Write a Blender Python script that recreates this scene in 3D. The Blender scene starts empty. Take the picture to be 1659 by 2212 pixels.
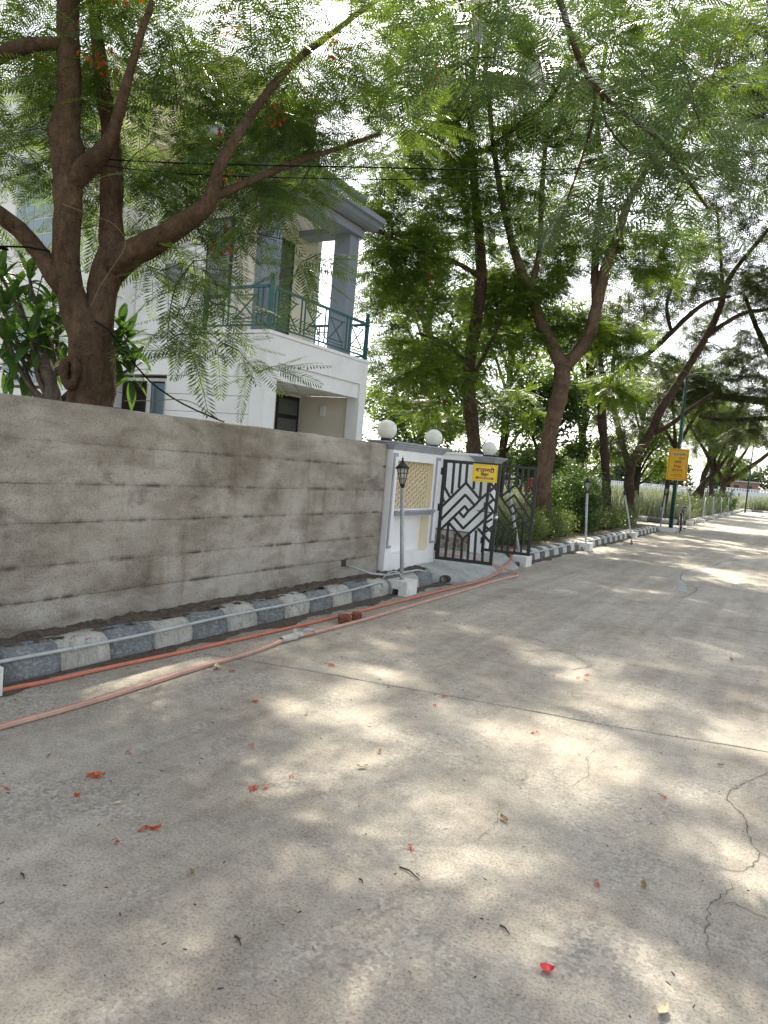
import bpy, bmesh, math, random
import numpy as np
from mathutils import Vector, Matrix

# ------------------------------------------------------------------ camera, sky, sun
sc = bpy.context.scene
col = sc.collection
R = math.radians
cam_data = bpy.data.cameras.new('camera')
cam = bpy.data.objects.new('camera', cam_data)
col.objects.link(cam)
cam_data.sensor_fit = 'HORIZONTAL'
cam_data.sensor_width = 36.0
cam_data.lens = 1560.0 / 1659.0 * 36.0
cam_data.clip_start = 0.05
cam_data.clip_end = 1500
cam.matrix_world = (Matrix.Translation((0, 0, 1.55)) @ Matrix.Rotation(R(29.505), 4, 'Z')
                    @ Matrix.Rotation(R(90 - 3.849), 4, 'X') @ Matrix.Rotation(R(4.9), 4, 'Z'))
sc.camera = cam

SUN_AZ, SUN_EL = -27.0, 48.0          # degrees from +Y (negative: to the left of the street), height
sun_vec = Vector((math.sin(R(SUN_AZ)) * math.cos(R(SUN_EL)), math.cos(R(SUN_AZ)) * math.cos(R(SUN_EL)), math.sin(R(SUN_EL))))
world = bpy.data.worlds.new('World')
sc.world = world
world.use_nodes = True
wn = world.node_tree
wn.nodes.clear()
w_out = wn.nodes.new('ShaderNodeOutputWorld')
w_bg = wn.nodes.new('ShaderNodeBackground')
w_sky = wn.nodes.new('ShaderNodeTexSky')
w_sky.sky_type = 'NISHITA'
w_sky.sun_disc = False
w_sky.sun_elevation = R(SUN_EL)
w_sky.sun_rotation = R(SUN_AZ)
w_sky.air_density = 1.0
w_sky.dust_density = 2.0
w_sky.ozone_density = 1.0
w_bg.inputs['Strength'].default_value = 0.15
w_hs = wn.nodes.new('ShaderNodeHueSaturation')      # hazy, nearly white summer sky
w_hs.inputs['Saturation'].default_value = 0.38
wn.links.new(w_sky.outputs[0], w_hs.inputs['Color'])
wn.links.new(w_hs.outputs[0], w_bg.inputs['Color'])
wn.links.new(w_bg.outputs[0], w_out.inputs['Surface'])
sun_data = bpy.data.lights.new('sun', 'SUN')
sun_data.energy = 4.5
sun_data.angle = R(0.6)
sun_data.color = (1.0, 0.93, 0.80)
sun = bpy.data.objects.new('sun', sun_data)
col.objects.link(sun)
sun.rotation_euler = (-sun_vec).to_track_quat('-Z', 'Y').to_euler()
sc.view_settings.view_transform = 'Standard'
sc.view_settings.look = 'None'
sc.view_settings.gamma = 1.0
sc.view_settings.use_curve_mapping = False
sc.view_settings.exposure = 1.3
sc.render.engine = 'CYCLES'
sc.cycles.use_denoising = True
sc.cycles.max_bounces = 8
sc.cycles.transparent_max_bounces = 8
sc.cycles.sample_clamp_indirect = 6.0

# ------------------------------------------------------------------ helpers
RNG = np.random.default_rng(11)
rnd = random.Random(5)

def tag(o, label=None, cat=None, group=None, kind=None):
    if label: o['label'] = label
    if cat: o['category'] = cat
    if group: o['group'] = group
    if kind: o['kind'] = kind
    return o

def empty(name, loc=(0, 0, 0), label=None, cat=None, group=None, rz=0.0):
    o = bpy.data.objects.new(name, None)
    o.empty_display_size = 0.1
    col.objects.link(o)
    o.location = loc
    o.rotation_euler = (0, 0, rz)
    return tag(o, label, cat, group)

def link(name, me, m=None, parent=None):
    o = bpy.data.objects.new(name, me)
    if m is not None and len(me.materials) == 0:
        me.materials.append(m)
    col.objects.link(o)
    if parent is not None:
        o.parent = parent
    return o

def np_mesh(name, V, Q, smooth=False):
    V = np.asarray(V, np.float32)
    Q = np.asarray(Q, np.int32)
    k = Q.shape[1]
    me = bpy.data.meshes.new(name)
    me.vertices.add(len(V))
    me.vertices.foreach_set('co', V.ravel())
    me.loops.add(Q.size)
    me.loops.foreach_set('vertex_index', Q.ravel())
    me.polygons.add(len(Q))
    me.polygons.foreach_set('loop_start', np.arange(0, Q.size, k, dtype=np.int32))
    me.polygons.foreach_set('loop_total', np.full(len(Q), k, np.int32))
    me.update(calc_edges=True)
    if smooth:
        me.polygons.foreach_set('use_smooth', np.ones(len(Q), bool))
    return me

class MB:
    """collects simple solids and links them as one mesh object"""
    def __init__(s):
        s.v = []; s.f = []; s.sm = []
    def add(s, vs, fs, smooth=False):
        b = len(s.v)
        s.v.extend([tuple(v) for v in vs])
        for f in fs:
            s.f.append(tuple(i + b for i in f)); s.sm.append(smooth)
        return s
    def box(s, x0, x1, y0, y1, z0, z1):
        vs = [(x0, y0, z0), (x1, y0, z0), (x1, y1, z0), (x0, y1, z0), (x0, y0, z1), (x1, y0, z1), (x1, y1, z1), (x0, y1, z1)]
        return s.add(vs, [(0, 3, 2, 1), (4, 5, 6, 7), (0, 1, 5, 4), (1, 2, 6, 5), (2, 3, 7, 6), (3, 0, 4, 7)])
    def beam(s, a, b, w, t, n=(0, 1, 0)):
        """bar from a to b, w wide in the plane square to n, t thick along n"""
        a = Vector(a); b = Vector(b); n = Vector(n).normalized()
        d = (b - a).normalized(); p = d.cross(n).normalized() * (w / 2); q = n * (t / 2)
        vs = [a - p - q, a + p - q, a + p + q, a - p + q, b - p - q, b + p - q, b + p + q, b - p + q]
        return s.add(vs, [(0, 1, 2, 3), (7, 6, 5, 4), (0, 4, 5, 1), (1, 5, 6, 2), (2, 6, 7, 3), (3, 7, 4, 0)])
    def prism(s, pts, z0, z1):
        """polygon pts (x,y), counter clockwise, from z0 to z1"""
        n = len(pts)
        vs = [(p[0], p[1], z0) for p in pts] + [(p[0], p[1], z1) for p in pts]
        fs = [tuple(reversed(range(n))), tuple(range(n, 2 * n))] + [(i, (i + 1) % n, n + (i + 1) % n, n + i) for i in range(n)]
        return s.add(vs, fs)
    def extrude(s, prof, y0, y1, caps=True):
        """profile (x,z) swept along y"""
        n = len(prof)
        vs = [(p[0], y0, p[1]) for p in prof] + [(p[0], y1, p[1]) for p in prof]
        fs = [(i, (i + 1) % n, n + (i + 1) % n, n + i) for i in range(n)]
        if caps: fs += [tuple(reversed(range(n))), tuple(range(n, 2 * n))]
        return s.add(vs, fs)
    def tube(s, pts, rad, n=8, caps=True, smooth=True, wob=0.0):
        P = [Vector(p) for p in pts]
        if not hasattr(rad, '__len__'): rad = [rad] * len(P)
        vs = []; ref = None
        for i, p in enumerate(P):
            t = (P[min(i + 1, len(P) - 1)] - P[max(i - 1, 0)]).normalized()
            if ref is None:
                ref = t.orthogonal().normalized()
            else:
                ref = (ref - t * ref.dot(t)).normalized()
            bi = t.cross(ref)
            for k in range(n):
                a = 2 * math.pi * k / n
                r = rad[i] * (1 + (rnd.uniform(-wob, wob) if wob else 0))
                vs.append(p + ref * (math.cos(a) * r) + bi * (math.sin(a) * r))
        fs = []
        for i in range(len(P) - 1):
            for k in range(n):
                a = i * n + k; b = i * n + (k + 1) % n
                fs.append((a, b, b + n, a + n))
        s.add(vs, fs, smooth)
        if caps:
            b0 = len(s.v) - len(vs)
            s.f.append(tuple(b0 + k for k in reversed(range(n)))); s.sm.append(False)
            b1 = b0 + (len(P) - 1) * n
            s.f.append(tuple(b1 + k for k in range(n))); s.sm.append(False)
        return s
    def lathe(s, prof, c=(0, 0, 0), n=16, smooth=True):
        """profile (r,z) turned round the vertical through c"""
        vs = []
        for r, z in prof:
            for k in range(n):
                a = 2 * math.pi * k / n
                vs.append((c[0] + r * math.cos(a), c[1] + r * math.sin(a), c[2] + z))
        fs = []
        for i in range(len(prof) - 1):
            for k in range(n):
                a = i * n + k; b = i * n + (k + 1) % n
                fs.append((a, b, b + n, a + n))
        s.add(vs, fs, smooth)
        b0 = len(s.v) - len(vs)
        if prof[0][0] > 1e-4: s.f.append(tuple(b0 + k for k in reversed(range(n)))); s.sm.append(False)
        if prof[-1][0] > 1e-4: s.f.append(tuple(b0 + (len(prof) - 1) * n + k for k in range(n))); s.sm.append(False)
        return s
    def mesh(s, name):
        me = bpy.data.meshes.new(name)
        me.from_pydata(s.v, [], s.f)
        me.update()
        me.polygons.foreach_set('use_smooth', np.array(s.sm, bool))
        return me
    def build(s, name, m, parent=None, bevel=0.0):
        o = link(name, s.mesh(name), m, parent)
        if bevel:
            b = o.modifiers.new('bevel', 'BEVEL'); b.width = bevel; b.segments = 2; b.limit_method = 'ANGLE'
        return o

def box(name, m, parent, x0, x1, y0, y1, z0, z1, bevel=0.0):
    return MB().box(x0, x1, y0, y1, z0, z1).build(name, m, parent, bevel)

def spline(pts, step):
    """Catmull-Rom through rows of numbers, resampled about every step (first three numbers are the place)"""
    P = np.array(pts, float); out = []
    for i in range(len(P) - 1):
        p0 = P[max(i - 1, 0)]; p1 = P[i]; p2 = P[i + 1]; p3 = P[min(i + 2, len(P) - 1)]
        n = max(1, int(np.linalg.norm((p2 - p1)[:3]) / step))
        for k in range(n):
            t = k / n
            out.append(0.5 * ((2 * p1) + (-p0 + p2) * t + (2 * p0 - 5 * p1 + 4 * p2 - p3) * t * t + (-p0 + 3 * p1 - 3 * p2 + p3) * t ** 3))
    out.append(P[-1])
    return np.array(out)

# ------------------------------------------------------------------ materials
def new_mat(name):
    m = bpy.data.materials.new(name); m.use_nodes = True
    nt = m.node_tree; nt.nodes.clear()
    out = nt.nodes.new('ShaderNodeOutputMaterial')
    return m, nt, out

def nd(nt, typ, **kw):
    n = nt.nodes.new(typ)
    for k, v in kw.items():
        if k in n.inputs.keys(): n.inputs[k].default_value = v
        else: setattr(n, k, v)
    return n

def ramp(nt, src, stops):
    r = nt.nodes.new('ShaderNodeValToRGB')
    e = r.color_ramp.elements
    while len(e) < len(stops): e.new(0.5)
    for i, (p, c) in enumerate(stops):
        e[i].position = p
        e[i].color = tuple(c) + (1,) if len(c) == 3 else c
    nt.links.new(src, r.inputs['Fac'])
    return r.outputs['Color']

def coords(nt, scale=(1, 1, 1), world=True, rot=(0, 0, 0)):
    if world:
        g = nt.nodes.new('ShaderNodeNewGeometry'); src = g.outputs['Position']
    else:
        g = nt.nodes.new('ShaderNodeTexCoord'); src = g.outputs['Object']
    mp = nt.nodes.new('ShaderNodeMapping')
    mp.inputs['Scale'].default_value = scale
    mp.inputs['Rotation'].default_value = rot
    nt.links.new(src, mp.inputs['Vector'])
    return mp.outputs['Vector']

def noise(nt, vec, scale, detail=4, rough=0.55, dist=0.0):
    n = nt.nodes.new('ShaderNodeTexNoise')
    n.inputs['Scale'].default_value = scale; n.inputs['Detail'].default_value = detail
    n.inputs['Roughness'].default_value = rough; n.inputs['Distortion'].default_value = dist
    nt.links.new(vec, n.inputs['Vector'])
    return n.outputs['Fac']

def mixc(nt, fac, a, b, mode='MIX'):
    m = nt.nodes.new('ShaderNodeMix'); m.data_type = 'RGBA'; m.blend_type = mode
    for sock, val in (('Factor', fac), ('A', a), ('B', b)):
        i = [s for s in m.inputs if s.name == sock and (sock == 'Factor' and s.type == 'VALUE' or sock != 'Factor' and s.type == 'RGBA')][0]
        if hasattr(val, 'is_output'): nt.links.new(val, i)
        elif isinstance(val, (int, float)): i.default_value = val
        else: i.default_value = tuple(val) + (1,) if len(val) == 3 else val
    return [s for s in m.outputs if s.type == 'RGBA'][0]

def bump(nt, h, strength, dist):
    b = nt.nodes.new('ShaderNodeBump'); b.inputs['Strength'].default_value = strength; b.inputs['Distance'].default_value = dist
    nt.links.new(h, b.inputs['Height'])
    return b.outputs['Normal']

def simple(name, c, rough=0.6, metal=0.0, var=0.12, vscale=6.0, bmp=0.0, bscale=80.0, spec=0.4, dirt=None, dirt_amt=0.5, dscale=3.0, coat=0.0):
    """paint-like material: colour with slow and fine variation, optional dirt, fine relief"""
    m, nt, out = new_mat(name)
    p = nd(nt, 'ShaderNodeBsdfPrincipled', Roughness=rough, Metallic=metal)
    p.inputs['Specular IOR Level'].default_value = spec
    v = coords(nt)
    f = noise(nt, v, vscale, 5, 0.6)
    cc = ramp(nt, f, [(0.25, [x * (1 - var) for x in c]), (0.75, [min(1, x * (1 + var)) for x in c])])
    if dirt is not None:
        df = noise(nt, v, dscale, 6, 0.7, 0.4)
        fr = ramp(nt, df, [(0.48, (0, 0, 0)), (0.72, (dirt_amt,) * 3)])
        cc = mixc(nt, fr, cc, dirt)
    nt.links.new(cc, p.inputs['Base Color'])
    if bmp:
        nt.links.new(bump(nt, noise(nt, v, bscale, 4, 0.6), bmp, 0.01), p.inputs['Normal'])
    if coat: p.inputs['Coat Weight'].default_value = coat
    nt.links.new(p.outputs[0], out.inputs['Surface'])
    return m

def leaf_mat(name, c0, c1, trans, tf=0.45, rough=0.45, nscale=0.9):
    """leaf: diffuse front, light coming through from behind; every leaf a little different"""
    m, nt, out = new_mat(name)
    g = nt.nodes.new('ShaderNodeNewGeometry')
    v = coords(nt)
    f = noise(nt, v, nscale, 3, 0.5)
    a = nt.nodes.new('ShaderNodeMath'); a.operation = 'ADD'
    b = nt.nodes.new('ShaderNodeMath'); b.operation = 'MULTIPLY'; b.inputs[1].default_value = 0.5
    nt.links.new(g.outputs['Random Per Island'], b.inputs[0])
    nt.links.new(f, a.inputs[0]); nt.links.new(b.outputs[0], a.inputs[1])
    cc = ramp(nt, a.outputs[0], [(0.35, c0), (0.72, [(x + y) / 2 for x, y in zip(c0, c1)]), (1.0, c1)])
    tc = mixc(nt, 0.6, cc, trans)
    p = nd(nt, 'ShaderNodeBsdfPrincipled', Roughness=rough)
    p.inputs['Specular IOR Level'].default_value = 0.35
    t = nt.nodes.new('ShaderNodeBsdfTranslucent')
    mx = nt.nodes.new('ShaderNodeMixShader'); mx.inputs[0].default_value = tf
    nt.links.new(cc, p.inputs['Base Color']); nt.links.new(tc, t.inputs['Color'])
    nt.links.new(p.outputs[0], mx.inputs[1]); nt.links.new(t.outputs[0], mx.inputs[2])
    nt.links.new(mx.outputs[0], out.inputs['Surface'])
    return m

M = {}
# concrete road: pale cement skin worn to sand and stone chips
def road_mat():
    m, nt, out = new_mat('road_concrete')
    v = coords(nt)
    p = nd(nt, 'ShaderNodeBsdfPrincipled', Roughness=0.85)
    p.inputs['Specular IOR Level'].default_value = 0.25
    big = ramp(nt, noise(nt, v, 0.9, 5, 0.6, 0.3), [(0.3, (0.315, 0.280, 0.230)), (0.5, (0.42, 0.382, 0.318)), (0.72, (0.50, 0.462, 0.395))])
    mid = ramp(nt, noise(nt, v, 9.0, 6, 0.7), [(0.30, (0.62, 0.60, 0.58)), (0.55, (1, 1, 1)), (0.8, (1.10, 1.08, 1.04))])
    c = mixc(nt, 0.75, big, mid, 'MULTIPLY')
    grain = noise(nt, v, 95.0, 4, 0.75)
    g = ramp(nt, grain, [(0.34, (0.34, 0.30, 0.25)), (0.48, (1, 1, 1)), (0.66, (1.25, 1.22, 1.16))])
    c = mixc(nt, 0.85, c, g, 'MULTIPLY')
    vor = nd(nt, 'ShaderNodeTexVoronoi', Scale=55.0); nt.links.new(v, vor.inputs['Vector'])
    pit = ramp(nt, vor.outputs['Distance'], [(0.06, (0.35, 0.30, 0.25)), (0.16, (1, 1, 1))])
    pm = ramp(nt, noise(nt, v, 2.3, 4, 0.6), [(0.42, (0, 0, 0)), (0.62, (1, 1, 1))])
    c = mixc(nt, pm, c, mixc(nt, 1.0, c, pit, 'MULTIPLY'))
    # oil and damp stains, then chips of stone laid bare where the cement skin has worn away
    sta = ramp(nt, noise(nt, coords(nt, (1, 0.7, 1)), 0.55, 7, 0.68, 0.8), [(0.56, (0, 0, 0)), (0.74, (0.45,) * 3)])
    c = mixc(nt, sta, c, mixc(nt, 1.0, c, (0.60, 0.57, 0.53), 'MULTIPLY'))
    chip = nd(nt, 'ShaderNodeTexVoronoi', Scale=70.0); nt.links.new(v, chip.inputs['Vector'])
    csep = nt.nodes.new('ShaderNodeSeparateColor'); nt.links.new(chip.outputs['Color'], csep.inputs[0])
    cc = ramp(nt, csep.outputs[0], [(0.0, (0.20, 0.18, 0.155)), (0.45, (0.36, 0.33, 0.28)), (1.0, (0.58, 0.54, 0.47))])
    cm = ramp(nt, noise(nt, v, 1.7, 6, 0.7, 0.5), [(0.47, (0, 0, 0)), (0.60, (0.6,) * 3)])
    c = mixc(nt, cm, c, cc)
    # tyre darkened wheel tracks and wash marks running with the street
    trk = ramp(nt, noise(nt, coords(nt, (2.4, 0.10, 1), rot=(0, 0, 0.05)), 1.3, 5, 0.6, 0.3), [(0.40, (0.80, 0.79, 0.78)), (0.58, (1.03, 1.03, 1.03))])
    c = mixc(nt, 0.8, c, trk, 'MULTIPLY')
    # dusty streaks
    vs = coords(nt, (3.0, 0.5, 1.0), rot=(0, 0, 0.5))
    st = ramp(nt, noise(nt, vs, 3.0, 5, 0.6), [(0.45, (0, 0, 0)), (0.75, (0.35,) * 3)])
    c = mixc(nt, st, c, (0.47, 0.42, 0.34))
    nt.links.new(c, p.inputs['Base Color'])
    h = nt.nodes.new('ShaderNodeMath'); h.operation = 'ADD'
    s1 = nt.nodes.new('ShaderNodeMath'); s1.operation = 'MULTIPLY'; s1.inputs[1].default_value = 0.35
    nt.links.new(noise(nt, v, 30.0, 6, 0.75), h.inputs[0]); nt.links.new(grain, s1.inputs[0]); nt.links.new(s1.outputs[0], h.inputs[1])
    nt.links.new(bump(nt, h.outputs[0], 0.9, 0.016), p.inputs['Normal'])
    nt.links.new(p.outputs[0], out.inputs['Surface'])
    return m
M['road'] = road_mat()

def wall_concrete_mat():
    m, nt, out = new_mat('shuttered_concrete')
    v = coords(nt)
    p = nd(nt, 'ShaderNodeBsdfPrincipled', Roughness=0.9)
    p.inputs['Specular IOR Level'].default_value = 0.2
    base = ramp(nt, noise(nt, v, 1.3, 6, 0.62, 0.4), [(0.26, (0.175, 0.149, 0.116)), (0.42, (0.300, 0.270, 0.222)), (0.58, (0.400, 0.370, 0.315)), (0.78, (0.47, 0.445, 0.390))])
    vh = coords(nt, (1, 0.9, 2.6))
    band = ramp(nt, noise(nt, vh, 1.6, 4, 0.6), [(0.34, (0.62, 0.58, 0.53)), (0.56, (1.05, 1.05, 1.05))])
    c = mixc(nt, 0.8, base, band, 'MULTIPLY')
    vd = coords(nt, (1, 3.2, 0.6))
    drip = ramp(nt, noise(nt, vd, 2.2, 5, 0.6), [(0.55, (1, 1, 1)), (0.72, (0.66, 0.60, 0.53))])
    c = mixc(nt, 0.7, c, drip, 'MULTIPLY')
    # damp dark blots along the lift joints
    blot = ramp(nt, noise(nt, coords(nt, (1, 1.2, 2.0)), 1.7, 6, 0.65, 0.6), [(0.55, (0, 0, 0)), (0.70, (0.62,) * 3)])
    c = mixc(nt, blot, c, (0.105, 0.085, 0.065))
    # dark damp marks strung along the lift joints
    sz = nt.nodes.new('ShaderNodeSeparateXYZ'); gz = nt.nodes.new('ShaderNodeNewGeometry'); nt.links.new(gz.outputs['Position'], sz.inputs[0])
    hz = nt.nodes.new('ShaderNodeMath'); hz.operation = 'MULTIPLY'; hz.inputs[1].default_value = 0.5; nt.links.new(sz.outputs['Z'], hz.inputs[0])
    stops = []
    for j in (0.41, 0.649, 0.943, 1.216, 1.504): stops += [((j - 0.022) / 2, (0, 0, 0)), (j / 2, (1, 1, 1)), ((j + 0.034) / 2, (0, 0, 0))]
    jm = ramp(nt, hz.outputs[0], stops)
    jn = ramp(nt, noise(nt, coords(nt, (1, 1, 0.35)), 3.4, 4, 0.6), [(0.50, (0.12,) * 3), (0.62, (0.95,) * 3)])
    c = mixc(nt, mixc(nt, 1.0, jm, jn, 'MULTIPLY'), c, (0.085, 0.068, 0.052))
    # lime bloom low down, a shape of its own
    sep = nt.nodes.new('ShaderNodeSeparateXYZ'); g = nt.nodes.new('ShaderNodeNewGeometry'); nt.links.new(g.outputs['Position'], sep.inputs[0])
    zr = ramp(nt, sep.outputs['Z'], [(0.22, (0, 0, 0)), (0.33, (1, 1, 1)), (0.42, (0, 0, 0))])
    bl = ramp(nt, noise(nt, coords(nt, (1, 1, 2.5)), 3.0, 5, 0.65), [(0.5, (0, 0, 0)), (0.7, (0.8,) * 3)])
    f = mixc(nt, 1.0, zr, bl, 'MULTIPLY')
    c = mixc(nt, f, c, (0.48, 0.46, 0.43))
    sp = ramp(nt, noise(nt, v, 90.0, 3, 0.7), [(0.34, (0.45, 0.42, 0.38)), (0.46, (1, 1, 1)), (0.7, (1.08,) * 3)])
    c = mixc(nt, 0.8, c, sp, 'MULTIPLY')
    nt.links.new(c, p.inputs['Base Color'])
    hn = noise(nt, v, 22.0, 8, 0.75)
    vo = nd(nt, 'ShaderNodeTexVoronoi', Scale=26.0); nt.links.new(v, vo.inputs['Vector'])
    pits = ramp(nt, vo.outputs['Distance'], [(0.05, (0, 0, 0)), (0.13, (1, 1, 1))])
    nt.links.new(bump(nt, mixc(nt, 0.5, hn, pits, 'MULTIPLY'), 0.7, 0.025), p.inputs['Normal'])
    nt.links.new(p.outputs[0], out.inputs['Surface'])
    return m
M['concrete_wall'] = wall_concrete_mat()

def bark_mat(name, c0, c1, stretch=(9, 9, 3.5), bst=0.8):
    m, nt, out = new_mat(name)
    v = coords(nt, stretch); vf = coords(nt)
    p = nd(nt, 'ShaderNodeBsdfPrincipled', Roughness=0.9)
    p.inputs['Specular IOR Level'].default_value = 0.15
    n1 = noise(nt, v, 2.2, 8, 0.7, 0.6)
    c = ramp(nt, n1, [(0.30, c0), (0.52, [(a + b) / 2 for a, b in zip(c0, c1)]), (0.75, c1)])
    ring = noise(nt, coords(nt, (14, 14, 42)), 1.2, 3, 0.5)
    c = mixc(nt, 0.7, c, ramp(nt, ring, [(0.30, (0.35, 0.32, 0.30)), (0.40, (1, 1, 1))]), 'MULTIPLY')
    pat = noise(nt, vf, 3.0, 4, 0.6, 0.5)
    c = mixc(nt, 0.8, c, ramp(nt, pat, [(0.35, (0.55, 0.53, 0.50)), (0.6, (1.05, 1.03, 1.0))]), 'MULTIPLY')
    sp = ramp(nt, noise(nt, vf, 60, 3, 0.7), [(0.32, (0.4, 0.38, 0.35)), (0.45, (1, 1, 1))])
    c = mixc(nt, 0.6, c, sp, 'MULTIPLY')
    nt.links.new(c, p.inputs['Base Color'])
    nt.links.new(bump(nt, noise(nt, vf, 11.0, 9, 0.75, 1.2), bst * 1.2, 0.05), p.inputs['Normal'])
    nt.links.new(p.outputs[0], out.inputs['Surface'])
    return m
M['bark_red'] = bark_mat('bark_reddish', (0.070, 0.046, 0.029), (0.185, 0.122, 0.077))
M['bark'] = bark_mat('bark_brown', (0.045, 0.033, 0.025), (0.130, 0.092, 0.064))
M['bark_tan_sunlit'] = bark_mat('bark_tan_sunlit', (0.095, 0.066, 0.045), (0.235, 0.160, 0.108))  # bark lightened in colour for the sun on the forked trunk
M['bark_dark'] = bark_mat('bark_dark', (0.028, 0.022, 0.018), (0.085, 0.064, 0.048))
M['bark_grey'] = bark_mat('bark_grey', (0.09, 0.075, 0.06), (0.25, 0.21, 0.17))
M['lime'] = simple('lime_wash', (0.50, 0.48, 0.44), 0.9, var=0.3, bmp=0.5)

M['frond'] = leaf_mat('frond_leaf', (0.016, 0.042, 0.018), (0.072, 0.130, 0.034), (0.32, 0.46, 0.035), 0.44, 0.36)
M['frond_far'] = leaf_mat('frond_leaf_far', (0.016, 0.044, 0.016), (0.085, 0.150, 0.032), (0.36, 0.50, 0.030), 0.46, 0.4)
M['frond_over'] = leaf_mat('frond_leaf_overhead', (0.020, 0.050, 0.024), (0.060, 0.105, 0.044), (0.17, 0.26, 0.05), 0.28, 0.30)
M['fine'] = leaf_mat('fine_leaf', (0.018, 0.036, 0.016), (0.066, 0.088, 0.030), (0.20, 0.26, 0.04), 0.34)
M['dark_leaf'] = leaf_mat('dark_leaf', (0.013, 0.034, 0.013), (0.050, 0.098, 0.024), (0.18, 0.30, 0.02), 0.34)
M['hedge'] = leaf_mat('hedge_leaf', (0.024, 0.048, 0.014), (0.110, 0.140, 0.038), (0.26, 0.34, 0.05), 0.32, 0.35, 2.5)
M['broad'] = leaf_mat('broad_leaf', (0.016, 0.042, 0.016), (0.048, 0.100, 0.026), (0.16, 0.32, 0.03), 0.34, 0.32)
M['grass'] = leaf_mat('grass_blade', (0.075, 0.105, 0.045), (0.25, 0.255, 0.155), (0.28, 0.33, 0.16), 0.30, 0.6, 0.5)
M['far_leaf'] = leaf_mat('far_leaf_haze_tint', (0.035, 0.062, 0.034), (0.080, 0.115, 0.055), (0.16, 0.22, 0.07), 0.30, 0.6, 0.2)  # paler leaf colour stands in for haze over the far trees
M['flower'] = leaf_mat('orange_flower', (0.40, 0.030, 0.012), (0.66, 0.12, 0.02), (0.75, 0.13, 0.02), 0.35, 0.5, 3.0)
M['petal_red'] = leaf_mat('red_petal', (0.55, 0.02, 0.03), (0.70, 0.04, 0.05), (0.7, 0.04, 0.04), 0.3)
M['dry_leaf'] = simple('dry_leaf', (0.24, 0.15, 0.05), 0.8, var=0.4, vscale=60)
M['pale_leaf'] = simple('pale_dry_leaf', (0.52, 0.44, 0.30), 0.8, var=0.3, vscale=60)
M['twig'] = simple('dry_twig', (0.045, 0.032, 0.022), 0.9, var=0.3)
M['white'] = simple('white_wall_paint', (0.82, 0.815, 0.80), 0.75, var=0.05, vscale=1.2, bmp=0.12, bscale=60, dirt=(0.50, 0.47, 0.42), dirt_amt=0.32, dscale=1.8)
M['white_dirty'] = simple('weathered_white_paint', (0.66, 0.65, 0.61), 0.85, var=0.12, vscale=9, bmp=0.35, bscale=45, dirt=(0.20, 0.18, 0.15), dirt_amt=0.55, dscale=7)
M['house_side'] = simple('pale_wall_paint', (0.80, 0.80, 0.775), 0.8, var=0.05, vscale=0.8, bmp=0.1, bscale=60, dirt=(0.5, 0.48, 0.44), dirt_amt=0.2, dscale=1.1)
M['cream'] = simple('cream_paint', (0.76, 0.67, 0.47), 0.75, var=0.06, vscale=3, bmp=0.12)
M['cream_wall'] = simple('porch_cream_paint', (0.70, 0.65, 0.54), 0.8, var=0.05, vscale=1.5)
M['blue_grey'] = simple('blue_grey_paint', (0.215, 0.245, 0.290), 0.7, var=0.08, vscale=2, bmp=0.15)
M['trim_grey'] = simple('grey_trim_paint', (0.36, 0.385, 0.43), 0.75, var=0.12, vscale=8, bmp=0.25, bscale=50, dirt=(0.16, 0.15, 0.14), dirt_amt=0.5, dscale=5)
M['green_rail'] = simple('teal_green_rail_paint', (0.018, 0.095, 0.098), 0.45, var=0.15)
M['black_steel'] = simple('black_gate_paint', (0.0125, 0.0130, 0.0135), 0.38, var=0.25, vscale=12, spec=0.5)
M['black'] = simple('black_metal', (0.012, 0.012, 0.013), 0.5, var=0.2)
M['cable'] = simple('black_cable', (0.008, 0.009, 0.010), 0.9, spec=0.1)
M['string'] = simple('tan_string', (0.20, 0.15, 0.10), 0.9)
M['galv'] = simple('galvanised_pipe', (0.40, 0.42, 0.43), 0.5, metal=0.25, var=0.15, vscale=20, dirt=(0.2, 0.18, 0.15), dirt_amt=0.4, dscale=12)
M['pvc'] = simple('old_pvc_conduit', (0.42, 0.44, 0.43), 0.6, var=0.12, vscale=12, dirt=(0.16, 0.14, 0.11), dirt_amt=0.5, dscale=14)
M['block'] = simple('white_block_paint', (0.70, 0.70, 0.66), 0.85, var=0.10, vscale=10, bmp=0.3, bscale=40, dirt=(0.30, 0.28, 0.20), dirt_amt=0.5, dscale=8)
def kerb_mat(name, c, flake, mud, fl=(0.50, 0.56), streak=0.5):
    """old kerb paint: flaked to grey concrete, streaked, splashed with mud"""
    m, nt, out = new_mat(name)
    v = coords(nt)
    p = nd(nt, 'ShaderNodeBsdfPrincipled', Roughness=0.9); p.inputs['Specular IOR Level'].default_value = 0.2
    cc = ramp(nt, noise(nt, v, 4.0, 6, 0.65), [(0.3, [x * 0.65 for x in c]), (0.7, [min(1, x * 1.2) for x in c])])
    f1 = noise(nt, coords(nt, (1, 1, 1.6)), 34.0, 9, 0.72, 0.3)
    cc = mixc(nt, ramp(nt, f1, [(fl[0], (0, 0, 0)), (fl[1], (0.85,) * 3)]), cc, flake)
    st = noise(nt, coords(nt, (6, 26, 5)), 1.6, 5, 0.65)
    cc = mixc(nt, ramp(nt, st, [(0.52, (0, 0, 0)), (0.68, (streak,) * 3)]), cc, mud)
    mn = noise(nt, v, 7.5, 8, 0.75, 0.8)
    cc = mixc(nt, ramp(nt, mn, [(0.55, (0, 0, 0)), (0.66, (0.85,) * 3)]), cc, mud)
    nt.links.new(cc, p.inputs['Base Color'])
    nt.links.new(bump(nt, f1, 0.9, 0.016), p.inputs['Normal'])
    nt.links.new(p.outputs[0], out.inputs['Surface'])
    return m
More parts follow.
